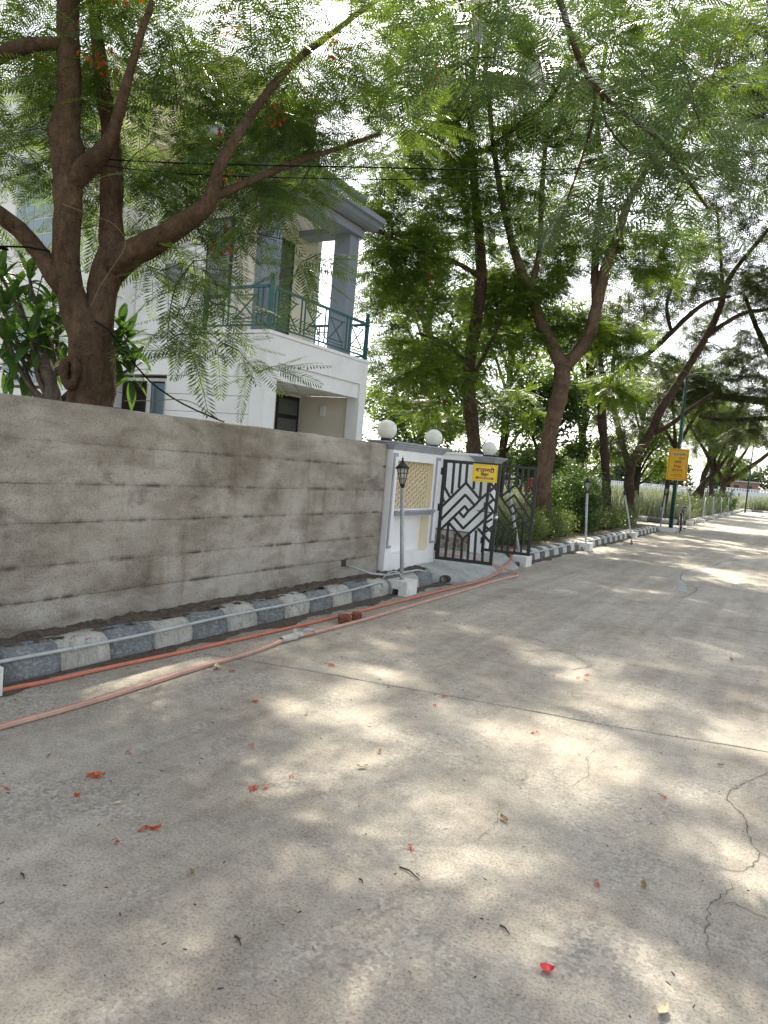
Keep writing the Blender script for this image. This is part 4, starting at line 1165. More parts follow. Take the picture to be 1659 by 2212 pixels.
MB().box(0.08, 0.18, 0.92, 1.0, 0.135, 0.16).build('pedal', M['rubber'], bk); MB().box(-0.18, -0.08, 1.06, 1.14, 0.44, 0.465).build('pedal', M['rubber'], bk)
MB().tube([(0.04, 1.42, 0.33), (0.13, 1.36, 0.005)], 0.008, 6).build('stand', M['chrome'], bk)

# sparrow on the road
bd = empty('sparrow', (-3.49, 19.0, 0), 'small brown sparrow standing on the road near the tilted lamp', 'bird', rz=R(100))
P = [(-0.115, 0, 0.058), (-0.07, 0, 0.062), (-0.045, 0, 0.064), (-0.01, 0, 0.066), (0.025, 0, 0.078), (0.042, 0, 0.094), (0.055, 0, 0.105), (0.070, 0, 0.107), (0.080, 0, 0.106), (0.094, 0, 0.103)]
MB().tube(P, [0.008, 0.012, 0.026, 0.035, 0.032, 0.022, 0.020, 0.018, 0.008, 0.001], 12).tube([(0.0, 0.012, 0.04), (-0.005, 0.014, 0.018), (0.012, 0.014, 0.0)], [0.007, 0.003, 0.002], 5).tube([(0.0, -0.012, 0.04), (-0.005, -0.014, 0.018), (0.012, -0.014, 0.0)], [0.007, 0.003, 0.002], 5).build('body', M['bird'], bd)

# ================================================================== HOUSE
hs = empty('house', (-9.0, 11.0, 0), 'two storey white house with blue grey roof beam and green balcony rail', 'house')
def hb(name, mat, x0, x1, y0, y1, z0, z1, parent=None, bevel=0.0):
    return box(name, M[mat], parent or hs, x0 + 9, x1 + 9, y0 - 11, y1 - 11, z0, z1, bevel)
YS = 9.80      # side face towards us
# ground floor side wall: rendered bands with a groove between each pair
SW = (-10.98, -10.48, 1.9, 2.80)    # small window opening x0,x1,z0,z1 (with the dark half next to it)
bands = [(-0.05, 0.60), (0.60, 0.93), (0.93, 1.26), (1.26, 1.58), (1.58, 1.88), (1.88, 2.195), (2.195, 2.51), (2.51, 2.85), (2.85, 3.18), (3.18, 3.595)]
for z0, z1 in bands:
    segs = [(-19.0, -8.43)]
    if z1 > 1.9 and z0 < 2.78:
        segs = [(-19.0, -15.6), (-13.95, -11.92), (-10.46, -8.43)] if z0 > 2.4 else [(-19.0, -11.92), (-10.46, -8.43)]
    elif z0 > 2.8:
        segs = [(-19.0, -15.6), (-13.95, -8.43)]
    for a, b in segs:
        hb('wall_band', 'house_side', a, b, YS, YS + 0.22, z0 + 0.006, z1 - 0.006)
hb('groove_backing', 'trim_grey', -19.0, -15.6, YS + 0.012, YS + 0.05, 0, 3.59); hb('groove_backing', 'trim_grey', -13.95, -11.95, YS + 0.012, YS + 0.05, 0, 3.59); hb('groove_backing', 'trim_grey', -10.45, -8.45, YS + 0.012, YS + 0.05, 0, 3.59)
hb('room_back', 'room', -18.9, -10.0, YS + 1.4, YS + 1.5, 0.1, 3.5)
# facade towards the street: frame, set-back lintel, porch behind
hb('corner_pier', 'white', -8.425, -8.10, YS, 10.11, -0.05, 3.597)
hb('corner_pier', 'white', -8.40, -8.10, 12.86, 13.10, -0.05, 3.597)
hb('facade_band', 'white', -8.40, -8.10, 10.112, 12.858, 3.145, 3.597)
hb('lintel', 'white', -8.38, -8.145, 10.112, 12.858, 2.85, 3.143)
hb('porch_ceiling', 'white', -9.66, -8.39, 9.85, 12.95, 2.87, 2.95)
hb('porch_end_wall', 'cream_wall', -9.66, -8.41, 12.95, 13.09, 0, 2.868)
hb('porch_back_wall', 'cream_wall', -9.85, -9.672, 9.85, 12.10, 0, 2.868)
dr = hb('porch_door', 'black', -9.80, -9.69, 12.12, 12.94, 0.2, 2.82)
hb('door_glass', 'dark_glass', -9.688, -9.680, 12.20, 12.86, 2.42, 2.74, dr); hb('door_glass', 'dark_glass', -9.688, -9.680, 12.20, 12.86, 0.5, 2.33, dr)
hb('porch_floor', 'cream_wall', -9.66, -8.05, 9.85, 13.0, 0.05, 0.35)
sw = hb('meter_box', 'white', -9.10, -8.98, 12.90, 12.948, 2.44, 2.66, None, 0.006)
# balcony slab, upper walls
hb('balcony_slab', 'white', -9.66, -8.08, YS - 0.02, 13.12, 3.602, 3.66)
hb('upper_street_wall', 'cream_wall', -9.85, -9.67, 10.90, 13.12, 3.665, 6.28)
hb('upper_wall', 'house_side', -12.6, -9.86, 10.80, 11.0, 3.6, 7.6)
hb('upper_end_wall', 'house_side', -12.6, -9.67, 13.13, 13.3, 0.0, 7.3)
hb('stair_block_wall', 'house_side', -19.0, -12.62, YS, YS + 0.2, 3.61, 9.2)
hb('stair_block_side', 'house_side', -12.82, -12.62, YS + 0.21, 13.0, 3.61, 9.2)
hb('first_floor_slab', 'house_side', -19.0, -9.67, YS + 0.23, 13.0, 3.45, 3.60)
ud = hb('balcony_door', 'black', -9.668, -9.63, 11.40, 12.30, 3.67, 5.95); hb('door_glass', 'dark_glass', -9.628, -9.622, 11.48, 12.22, 3.8, 5.85, ud)
uw = hb('balcony_window', 'black', -10.62, -9.95, 10.76, 10.798, 4.5, 6.05); hb('window_glass', 'dark_glass', -10.56, -10.0, 10.752, 10.758, 4.56, 6.0, uw)
for x0, x1, z0, z1 in ((-11.75, -11.25, 4.75, 5.25),):
    w = hb('side_window', 'sash', x0 - .06, x1 + .06, 10.77, 10.799, z0 - .06, z1 + .06); hb('window_glass', 'dark_glass', x0, x1, 10.762, 10.768, z0, z1, w)
hb('column', 'blue_grey', -8.66, -8.38, 9.97, 10.32, 3.662, 6.30)
hb('column', 'blue_grey', -8.78, -8.40, 12.50, 12.84, 3.662, 6.30)
for y0, y1 in ((12.50, 12.84),):
    for k in range(5): hb('column_flute', 'trim_grey', -8.399, -8.390, y0 + 0.04 + k * 0.06, y0 + 0.06 + k * 0.06, 3.70, 4.55)
hb('balcony_ceiling', 'white', -9.66, -8.36, 9.99, 12.82, 6.27, 6.33)
# roof beam with stepped blue grey eaves
hb('roof_beam', 'blue_grey', -8.80, -8.30, 9.60, 12.86, 6.14, 6.268); hb('roof_beam', 'blue_grey', -9.66, -8.82, 12.44, 12.84, 6.14, 6.266)
prof = [(-9.9, 6.334), (-8.24, 6.334), (-8.24, 6.30), (-8.14, 6.32), (-8.06, 6.36), (-8.00, 6.42), (-7.93, 6.44), (-7.93, 6.54), (-9.9, 6.66)]
MB().extrude([(x + 9, z) for x, z in prof], 9.35 - 11, 13.05 - 11).build('eaves', M['blue_grey'], hs)
hb('upper_parapet', 'cream', -9.5, -8.75, 9.7, 13.1, 6.68, 6.95); prof = [(-9.9, 6.953), (-8.62, 6.953), (-8.52, 7.02), (-8.52, 7.10), (-9.9, 7.16)]
MB().extrude([(x + 9, z) for x, z in prof], 9.5 - 11, 13.2 - 11).build('upper_eaves', M['blue_grey'], hs)
hb('roof_room', 'cream', -12.0, -9.4, 9.9, 12.4, 7.17, 8.5)
# windows of the stair block: pale blue glass with glazing bars
def glazed(x0, x1, z0, z1, nx, nz, y=YS):
    w = hb('grid_window', 'sash', x0 - 0.05, x1 + 0.05, y - 0.03, y - 0.002, z0 - 0.05, z1 + 0.05)
    pw = (x1 - x0) / nx; ph = (z1 - z0) / nz
    for i in range(nx):
        for j in range(nz):
            hb('pane', 'win_glass', x0 + i * pw + 0.018, x0 + (i + 1) * pw - 0.018, y - 0.040, y - 0.032, z0 + j * ph + 0.018, z0 + (j + 1) * ph - 0.018, w)
    return w
glazed(-15.5, -14.05, 2.62, 4.38, 5, 4); glazed(-15.3, -14.0, 5.45, 7.35, 4, 6); glazed(-17.6, -16.2, 5.45, 7.35, 4, 6); glazed(-15.3, -14.0, 7.7, 8.8, 4, 3)
# small window: one sash hinged open
w = hb('open_window', 'sash', -11.92, -10.46, YS + 0.10, YS + 0.14, 2.74, 2.80); hb('window_jamb', 'sash', -11.0, -10.95, YS + 0.06, YS + 0.14, 1.9, 2.74, w); hb('window_jamb', 'sash', -10.52, -10.462, YS + 0.02, YS + 0.14, 1.9, 2.74, w)
hb('window_pane', 'win_glass', -10.93, -10.53, YS + 0.09, YS + 0.10, 1.9, 2.70, w)
sash = empty('open_sash', (-10.97 + 9, YS - 11 + 0.02, 0)); sash.parent = hs; sash.rotation_euler = (0, 0, R(-38))
mbx = MB().box(0, 0.06, -0.02, 0.02, 1.9, 2.72).box(0.40, 0.46, -0.02, 0.02, 1.9, 2.72).box(0.06, 0.40, -0.02, 0.02, 2.66, 2.72).box(0.06, 0.40, -0.02, 0.02, 1.9, 1.96)
mbx.build('sash_frame', M['sash'], sash); box('pane', M['lamp_glass'], sash, 0.06, 0.40, -0.004, 0.004, 1.96, 2.66)
# balcony railing: posts, rails, upright bars and crossed panels
rl = empty('balcony_rail', (-9.0 + 9, 0, 0)); rl.parent = hs
XR = -8.13
def rail_run(a, b, posts):
    """railing from a to b (x,y): rails, then repeating panel of two uprights and a crossed square"""
    a = Vector((a[0] + 9, a[1] - 11, 0)); b = Vector((b[0] + 9, b[1] - 11, 0)); d = (b - a); L = d.length; d.normalize(); n = d.cross(Vector((0, 0, 1)))
    zb, zt, zm = 3.74, 4.40, 4.26
    at = lambda s, z: a + d * s + Vector((0, 0, z))
    MB().beam(at(0, zt), at(L, zt), 0.05, 0.04, n).build('top_rail', M['green_rail'], rl)
    MB().beam(at(0, zb), at(L, zb), 0.03, 0.03, n).build('bottom_rail', M['green_rail'], rl)
    s = 0.12
    while s < L - 0.1:
        for q in (s, s + 0.11):
            if q < L: MB().beam(at(q, zb), at(q, zt - 0.02), 0.022, 0.022, n).build('baluster', M['green_rail'], rl)
        p0, p1 = s + 0.16, s + 0.60
        if p1 < L:
            for z in (zm, zb + 0.12):
                MB().beam(at(p0 - 0.05, z), at(p1 + 0.05, z), 0.02, 0.02, n).build('cross_rail', M['green_rail'], rl)
            MB().beam(at(p0, zb + 0.12), at(p1, zm), 0.02, 0.018, n).build('diagonal', M['green_rail'], rl)
            MB().beam(at(p0, zm), at(p1, zb + 0.12), 0.02, 0.0165, n).build('diagonal', M['green_rail'], rl)
            MB().beam(at(p0 - 0.05, zb + 0.06), at(p1 + 0.05, zb + 0.06), 0.016, 0.016, n).build('cross_rail', M['green_rail'], rl)
        s += 0.76
    for s in posts:
        p = at(s, 0)
        MB().box(p.x - 0.035, p.x + 0.035, p.y - 0.035, p.y + 0.035, 3.661, 4.52).build('post', M['green_rail'], rl, 0.004)
        MB().lathe([(0.02, 0), (0.04, 0.03), (0.045, 0.06), (0.03, 0.095), (0.001, 0.11)], (p.x, p.y, 4.52), 12).build('post_ball', M['green_rail'], rl)
rail_run((XR, 9.83), (XR, 13.02), (0.0, 3.16)); rail_run((XR - 0.04, 9.80), (-9.62, 9.80), (1.42,)); rail_run((-9.6, 13.03), (XR - 0.05, 13.03), ())

# ================================================================== WIRES
def wire(pts, r, m, label, step=0.12, name='overhead_wire', cat='wire'):
    P = spline(pts, step)
    tag(MB().tube([tuple(p) for p in P], r, 6).build(name, M[m]), label, cat)
wire([(-5.41, 4.06, 3.87), (-4.72, 4.57, 3.94), (-3.48, 5.62, 4.16), (-2.59, 6.35, 4.31), (-1.89, 6.86, 4.45), (-1.24, 7.34, 4.62), (-0.58, 7.83, 4.80), (0.33, 8.57, 5.11), (4.5, 11.6, 6.3)], 0.0058, 'cable', 'long black overhead cable crossing the picture from the near tree')
wire([(-5.41, 4.07, 3.83), (-4.72, 4.60, 3.86), (-3.48, 5.65, 4.07), (-2.59, 6.38, 4.27), (-1.89, 6.90, 4.43), (-1.24, 7.36, 4.61)], 0.004, 'cable', 'thin black wire sagging just below the overhead cable')
wire([(-8.0, 0.0, 3.0), (-6.06, 3.35, 3.03), (-5.83, 3.59, 3.04), (-5.73, 3.77, 3.08), (-5.57, 3.86, 3.06)], 0.009, 'cable', 'black cable coming from the left to the near trunk')
wire([(-5.21, 4.06, 2.52), (-5.12, 4.11, 2.47), (-5.06, 4.26, 2.31), (-5.03, 4.5, 2.1), (-4.90, 4.80, 1.93), (-4.62, 5.05, 1.80)], 0.008, 'cable', 'black cable hanging from the trunk fork down to the wall top')
wire([(-5.41, 3.84, 3.42), (-5.36, 4.04, 3.41), (-5.32, 4.16, 3.40), (-5.16, 4.17, 3.33), (-5.05, 4.19, 3.18), (-5.13, 4.13, 2.97), (-5.18, 4.06, 2.80), (-5.22, 4.02, 2.64)], 0.0025, 'string', 'tan string looped between the stems of the near tree', 0.06, 'string', 'string')
wire([(-5.24, 4.42, 1.90), (-5.0, 4.50, 1.92), (-4.75, 4.72, 1.95), (-4.6, 5.0, 1.80)], 0.004, 'string', 'tan rope from the near trunk to the wall top', 0.06, 'rope', 'rope')

# ================================================================== VEGETATION
SK = {'T1':[[(-5.29,4.17,1.34,0.188),(-5.31,4.15,1.73,0.188),(-5.32,4.15,1.95,0.188),(-5.33,4.14,2.13,0.184),(-5.35,4.13,2.3,0.184),(-5.38,4.11,2.45,0.168),(-5.44,4.08,2.55,0.148),(-5.49,4.05,2.66,0.124),(-5.53,4.03,2.81,0.11),(-5.56,4.01,2.98,0.104),(-5.57,4.01,3.18,0.104),(-5.57,4.01,3.44,0.112),(-5.58,4.0,3.67,0.12),(-5.59,4.0,3.86,0.136),(-5.61,3.98,4.06,0.124),(-5.61,3.99,4.25,0.1),(-5.61,3.99,4.37,0.092),(-5.62,3.98,4.68,0.092),(-5.64,3.97,4.99,0.088),(-5.67,3.95,5.43,0.084),(-5.72,3.92,6.04,0.072),(-5.99,4.11,7.01,0.059),(-6.22,4.33,8.03,0.039)],[(-5.57,4.01,3.65,0.088),(-5.41,4.04,3.78,0.087),(-5.27,4.06,3.88,0.075),(-5.14,4.08,4.07,0.055),(-5.06,4.07,4.25,0.043),(-4.9,4.04,4.59,0.03),(-4.72,4.03,4.96,0.022)],[(-5.54,4.02,2.77,0.092),(-5.64,3.97,2.91,0.092),(-5.76,3.9,3.07,0.08),(-5.82,3.75,3.22,0.073),(-5.87,3.61,3.3,0.066),(-5.97,3.32,3.41,0.06),(-6.11,3.01,3.52,0.043)],[(-5.64,3.97,4.79,0.056),(-5.81,3.81,4.74,0.052),(-5.93,3.69,4.66,0.055),(-5.96,3.56,4.53,0.058),(-6.03,3.28,4.21,0.045)],[(-5.33,4.14,2.28,0.136),(-5.32,4.18,2.48,0.124),(-5.35,4.22,2.68,0.113),(-5.37,4.25,2.85,0.118),(-5.37,4.29,3.03,0.135),(-5.39,4.34,3.21,0.115),(-5.48,4.38,3.51,0.1),(-5.57,4.42,3.76,0.097),(-5.62,4.44,4.14,0.085),(-5.76,4.47,4.54,0.073),(-5.92,4.5,4.98,0.061),(-6.16,4.59,5.62,0.054),(-6.53,4.84,6.72,0.043)],[(-5.36,4.3,2.99,0.119),(-5.24,4.31,3.09,0.118),(-5.1,4.33,3.16,0.109),(-4.79,4.35,3.28,0.095),(-4.54,4.41,3.43,0.082),(-4.4,4.44,3.53,0.07),(-4.35,4.47,3.79,0.046),(-4.32,4.6,4.08,0.043),(-4.36,4.92,4.53,0.037),(-4.36,5.38,5.13,0.033),(-4.39,5.94,5.68,0.028),(-4.43,6.61,6.33,0.023),(-4.38,7.44,7.1,0.019)],[(-4.42,4.43,3.57,0.046),(-4.31,4.6,3.69,0.035),(-4.25,4.87,3.89,0.032),(-4.24,5.33,4.19,0.03),(-4.21,5.92,4.55,0.023),(-4.14,6.54,4.94,0.02)],[(-5.66,3.95,5.58,0.072),(-5.17,4.01,6.21,0.054),(-4.3,4.04,6.56,0.04),(-3.38,4.21,6.47,0.031),(-2.6,4.54,6.03,0.025),(-2.08,4.89,5.46,0.024),(-1.87,5.18,5.0,0.023),(-1.72,5.33,4.62,0.021),(-1.59,5.45,4.42,0.019),(-1.4,5.56,4.27,0.018),(-1.17,5.69,4.11,0.016),(-0.97,5.81,3.86,0.014),(-0.8,5.9,3.64,0.009)],[(-1.61,5.44,4.43,0.014),(-1.6,5.45,4.2,0.011),(-1.65,5.42,3.9,0.009),(-1.71,5.38,3.62,0.007)],[(-1.56,5.47,4.39,0.011),(-1.51,5.5,4.18,0.009),(-1.34,5.59,3.99,0.007)],[(-5.67,3.95,5.68,0.056),(-5.71,3.59,6.07,0.038),(-5.42,3.17,6.2,0.028)],[(-3.38,4.21,6.47,0.024),(-3.42,4.88,6.59,0.021),(-3.39,5.47,6.46,0.021),(-3.31,5.98,6.23,0.018),(-3.26,6.46,5.94,0.014)],[(-5.68,3.95,5.86,0.052),(-5.76,4.82,6.89,0.05),(-5.61,6.05,7.87,0.046),(-5.14,7.46,8.4,0.041),(-4.52,8.74,8.54,0.032),(-3.92,9.77,8.44,0.027)]],'T3':[[(-5.52,17.56,0.27,0.231),(-5.49,17.58,0.57,0.219),(-5.48,17.58,1.21,0.208),(-5.48,17.58,2.13,0.196),(-5.38,17.64,3.06,0.196),(-5.31,17.68,3.86,0.208),(-5.32,17.67,4.31,0.196)],[(-5.32,17.67,4.25,0.173),(-5.62,17.5,4.85,0.15),(-5.91,17.34,5.38,0.138),(-6.17,17.19,6.03,0.127),(-6.47,17.02,6.66,0.104),(-6.8,16.84,7.63,0.081),(-7.08,16.67,8.7,0.069),(-7.35,16.52,10.09,0.058),(-7.58,16.4,11.68,0.046)],[(-5.32,17.67,4.25,0.173),(-5.01,17.85,4.68,0.162),(-4.78,17.86,5.13,0.149),(-4.67,17.81,5.89,0.131),(-4.56,17.75,6.53,0.125),(-4.34,17.65,7.25,0.101),(-4.14,17.54,8.04,0.089),(-3.81,17.38,8.58,0.065),(-3.35,17.18,9.25,0.053),(-2.86,17.0,10.27,0.042)],[(-4.69,17.8,5.84,0.103),(-4.92,18.13,6.99,0.093),(-5.06,18.51,8.02,0.083),(-5.17,18.9,9.32,0.073),(-5.53,19.16,10.98,0.062),(-5.59,19.59,12.95,0.051)],[(-6.17,17.19,6.03,0.081),(-6.19,17.64,7.16,0.071),(-6.4,17.98,8.65,0.066),(-6.55,18.35,10.2,0.062),(-6.63,18.77,12.15,0.05)]],'T2':[[(-6.89,16.78,0.25,0.185),(-7.02,16.71,1.75,0.173),(-7.09,16.67,2.43,0.173),(-7.24,16.58,3.33,0.162),(-7.32,16.54,4.0,0.15),(-7.27,16.57,4.91,0.15),(-7.22,16.6,5.7,0.138),(-7.24,16.59,6.37,0.138),(-7.37,16.51,7.35,0.115),(-7.55,16.41,8.43,0.104),(-7.71,16.32,9.51,0.092),(-7.79,16.27,10.8,0.069),(-7.75,16.29,12.09,0.058),(-7.83,16.25,13.56,0.046)],[(-7.64,16.36,9.19,0.069),(-7.28,16.56,9.33,0.069),(-6.64,16.58,9.79,0.057),(-5.92,16.64,10.33,0.045),(-5.41,16.47,11.08,0.033)],[(-7.68,16.34,9.19,0.069),(-7.83,15.79,9.62,0.056),(-8.15,15.15,9.91,0.044),(-8.4,14.55,10.68,0.032)],[(-7.23,16.59,6.26,0.069),(-7.48,15.76,6.37,0.056),(-7.79,15.13,6.38,0.065),(-8.17,14.45,6.46,0.053),(-8.52,13.79,6.59,0.042)],[(-7.31,16.54,3.66,0.058),(-6.94,16.41,4.21,0.045),(-6.52,16.31,5.07,0.033)],[(-7.31,16.55,4.12,0.058),(-7.67,15.77,4.54,0.045),(-8.02,14.99,4.61,0.033)]],'T4':[[(-5.28,28.04,0.25,0.187),(-5.37,27.99,0.88,0.18),(-5.46,27.93,1.57,0.18),(-5.47,27.93,2.14,0.18),(-5.32,28.01,2.63,0.18),(-5.11,28.13,3.1,0.173),(-4.9,28.25,3.6,0.166),(-4.68,28.37,4.41,0.159),(-4.28,28.6,5.32,0.145),(-3.94,28.79,6.12,0.138),(-3.6,28.99,6.93,0.132),(-3.31,29.15,7.75,0.118),(-3.12,29.03,8.38,0.11),(-3.02,28.86,8.95,0.095),(-2.73,28.67,9.51,0.081),(-2.08,28.47,10.37,0.066),(-1.45,28.14,11.14,0.052)],[(-3.54,29.02,7.1,0.083),(-3.06,28.95,7.53,0.082),(-2.34,28.89,7.97,0.074),(-1.57,28.76,8.06,0.066),(-0.45,28.7,8.3,0.052)],[(-4.89,28.26,3.47,0.097),(-4.34,28.22,3.8,0.082),(-3.58,28.08,4.47,0.074),(-2.93,27.87,4.98,0.053)],[(-5.48,27.92,2.08,0.125),(-5.9,28.26,3.03,0.113),(-6.32,28.48,4.08,0.107),(-6.65,28.76,5.35,0.087),(-6.79,29.25,7.04,0.074),(-6.89,29.65,8.93,0.06)],[(-3.12,29.26,8.52,0.069),(-3.27,29.75,9.49,0.063),(-3.51,30.19,10.65,0.057),(-3.8,30.71,12.23,0.044)]],'T3b':[[(-5.15,23.51,0.55,0.147),(-5.27,23.44,1.58,0.133),(-5.45,23.34,2.74,0.133),(-5.61,23.25,3.89,0.133),(-5.58,23.27,4.62,0.125)],[(-5.57,23.27,4.55,0.088),(-5.09,23.54,5.17,0.096),(-4.47,23.67,5.64,0.088),(-3.87,23.78,6.31,0.08),(-3.4,23.81,6.84,0.072),(-2.93,23.85,7.22,0.057),(-2.32,23.97,7.39,0.042)],[(-5.57,23.27,4.55,0.088),(-5.9,23.44,5.51,0.075),(-6.16,23.75,6.6,0.068),(-6.15,24.33,8.07,0.054)],[(-3.87,23.78,6.31,0.058),(-4.11,23.87,7.15,0.051),(-4.0,24.28,8.1,0.044),(-3.92,24.67,8.78,0.037)]],'TR':[[(3.1,36.22,0.83,0.33),(2.65,35.97,3.29,0.315),(2.17,35.7,4.58,0.3),(1.43,35.28,5.27,0.255)],[(1.43,35.28,5.27,0.21),(-0.08,34.42,5.38,0.18),(-1.43,33.66,5.4,0.158),(-2.58,33.01,5.44,0.142),(-3.42,32.54,5.49,0.128),(-4.1,32.15,5.71,0.105),(-4.64,31.85,6.09,0.075),(-5.18,31.54,6.51,0.052)],[(1.43,35.28,5.27,0.18),(-0.13,33.82,5.8,0.147),(-1.2,32.64,6.72,0.131),(-1.93,31.65,7.8,0.1),(-2.5,30.76,9.03,0.07)],[(-0.08,34.42,5.38,0.12),(-1.0,33.33,4.78,0.103),(-1.95,32.45,4.56,0.088),(-2.88,31.69,4.39,0.073),(-3.67,31.02,4.44,0.05)],[(2.17,35.7,4.58,0.21),(1.51,34.18,6.8,0.16),(0.41,32.4,9.13,0.126),(-0.77,31.16,11.42,0.096),(-1.69,30.07,13.13,0.068)]]}
BLOBS = {'T1':[(-6.81,4.42,4.38,1.1,1.2,40),(-5.93,4.69,5.0,1.0,1.0,36),(-6.47,4.15,5.2,1,0.8,26),(-5.62,4.75,4.22,0.8,0.6,13),(-5.14,4.9,4.96,1.0,0.7,24),(-4.73,5.36,4.61,0.8,0.4,11),(-4.54,5.47,5.13,0.9,0.8,26),(-4.22,6.23,5.45,1,0.8,26),(-4.55,5.01,3.54,0.5,0.2,4),(-4.51,4.57,2.82,0.55,0.35,9),(-4.7,4.58,2.48,0.4,0.25,4),(-4.07,4.82,2.32,0.25,0.15,2),(-4.06,5.28,3.3,0.35,0.15,3),(-6.75,4.57,2.91,0.6,0.5,5),(-5.3,4.7,3.22,0.5,0.35,5),(-4.89,4.82,3.75,0.5,0.35,9),(-5.87,4.72,3.82,0.6,0.5,7),(-4.75,5.13,4.01,0.6,0.35,9),(-4.4,5.44,3.96,0.45,0.25,5),(-5.09,5.74,7.55,2,1,20),(-3.48,6.65,7.27,1.8,0.9,16),(-5.77,4.2,6.44,1.6,1,20),(-4.8,6.48,4.96,0.9,0.6,12)],'T1road':[(-2.31,5.24,4.8,0.6,0.45,9),(-2.86,5.51,5.23,0.7,0.5,9),(-1.38,5.54,4.14,0.65,0.5,15),(-0.9,5.81,3.79,0.42,0.42,9),(-0.86,5.95,4.51,0.5,0.45,7),(-1.61,5.52,3.76,0.35,0.35,5),(-1.21,5.98,5.0,0.6,0.4,8),(-1.8,5.41,4.59,0.5,0.4,6)],'T2':[(-7.97,16.17,10.57,2.2,2.0,46),(-8.28,14.85,7.94,1.5,1.6,45),(-7.42,17.06,7.53,1.8,1.6,50),(-8.29,14.84,5.64,1.1,1.4,36),(-8.42,14.19,6.91,0.8,1.0,16),(-7.97,15.02,3.87,1.3,1.3,40),(-6.93,17.34,5.29,1.3,1.4,34),(-8.28,17.15,2.88,1.1,0.5,12),(-7.02,18.43,3.43,1.0,0.7,14),(-8.01,13.85,10.43,2,1.5,24),(-7.81,15.11,13.55,3,1.5,22)],'T3':[(-6.91,16.77,9.59,1.8,1.8,44),(-5.51,17.56,10.26,2,2,28),(-3.79,17.39,9.4,1.6,1.4,15),(-5.9,19.07,7.8,1.5,1.3,34),(-3.68,18.02,7.31,1.3,1.0,22),(-3.53,17.53,11.46,2.5,1.5,20),(-5.23,17.72,12.43,2.5,1.5,22),(-5.43,18.76,5.31,0.8,0.7,12),(-4.05,18.39,5.0,0.7,0.5,10),(-4.37,19.36,3.99,0.7,0.4,8),(-6.48,17.59,6.02,1.1,1.1,22),(-5.12,16.64,13.8,3,1.5,16)],'T4':[(-5.43,27.95,7.8,1.8,1.0,26),(-4.0,27.61,9.61,2.4,1.2,34),(-2.54,28.44,11.98,3,2,50),(-4.69,29.52,14.12,3,2,50),(-6.33,29.74,5.12,1.6,1.2,26),(-5.45,30.24,4.29,1.2,0.8,14),(-1.93,28.78,8.85,2.2,0.8,24),(-3.73,27.77,15.31,3,2,44)],'T3b':[(-4.91,23.65,7.27,1.5,1.0,26),(-3.73,24.32,8.1,1.4,0.8,22),(-6.08,24.14,6.38,1.1,1.1,20),(-5.61,25.55,3.35,1.0,1.0,18),(-4.22,24.04,5.33,1.0,0.5,12)],'TR':[(-2.48,31.92,6.77,2.8,1.1,46),(-2.95,31.65,5.08,2.2,0.8,22),(-1.79,31.16,9.44,2.8,1.4,40),(-4.45,31.95,5.83,1.8,0.8,22),(-2.28,33.18,4.14,2.2,0.7,24),(-0.61,30.68,11.26,4,3,70),(-0.76,32.89,5.66,2,1.5,30),(-3.67,32.4,7.97,1.6,0.9,16),(-2.21,24.03,13.28,3,2.6,80),(-1.14,22.34,14.08,3,2.5,50)]}

def frond_template(n, pl, pw, droop, ang=66, seed=0):
    """feather leaf along +x, length 1: kite shaped pinnae either side of a thin midrib"""
    rr = np.random.default_rng(seed); V = []; Q = []
    def mid(x): return np.array((x, 0.0, -droop * x * x))
    for i in range(n):
        x = 0.10 + 0.88 * i / (n - 1); b = mid(x)
        l = pl * (0.62 + 0.38 * math.sin(math.pi * (0.15 + 0.8 * i / (n - 1)))) * (0.75 if i == n - 1 else 1)
        for s in (-1, 1):
            a = R(ang - 26 * (i / (n - 1)) ** 2) + rr.normal(0, 0.05)
            d = np.array((math.cos(a), s * math.sin(a), -0.16 - 0.25 * droop + rr.normal(0, 0.05))); d /= np.linalg.norm(d)
            w = np.array((-d[1], d[0], 0)) * pw * 0.5 * s
            k = len(V)
            m_ = b + d * l * 0.55
            V += [b, m_ + w, b + d * l, m_ - w]
            Q.append((k, k + 1, k + 2, k + 3))
    for j in range(3):
        k = len(V); a = mid(j / 3); b = mid((j + 1) / 3); w = np.array((0, 0.006, 0))
        V += [a - w, b - w * 0.6, b + w * 0.6, a + w]; Q.append((k, k + 1, k + 2, k + 3))
    return np.array(V), np.array(Q)
T_NEAR = [frond_template(17, 0.22, 0.027, d, 66, s) for s, d in ((1, 0.05), (2, 0.16), (3, 0.32))]
T_MID = [frond_template(11, 0.23, 0.050, d, 62, s) for s, d in ((4, 0.06), (5, 0.26))]
T_FAR = [frond_template(6, 0.26, 0.085, d, 60, s) for s, d in ((6, 0.15), (7, 0.4))]

def basis(a, roll):
    """rows of frames: x along a, z near world up, rolled"""
    a = a / np.linalg.norm(a, axis=1, keepdims=True)
    up = np.tile((0, 0, 1.0), (len(a), 1))
    y = np.cross(up, a); ln = np.linalg.norm(y, axis=1, keepdims=True); y = np.where(ln < 1e-3, np.array((0, 1.0, 0)), y / np.maximum(ln, 1e-6))
    z = np.cross(a, y)
    c, s = np.cos(roll)[:, None], np.sin(roll)[:, None]
    return a, y * c + z * s, z * c - y * s

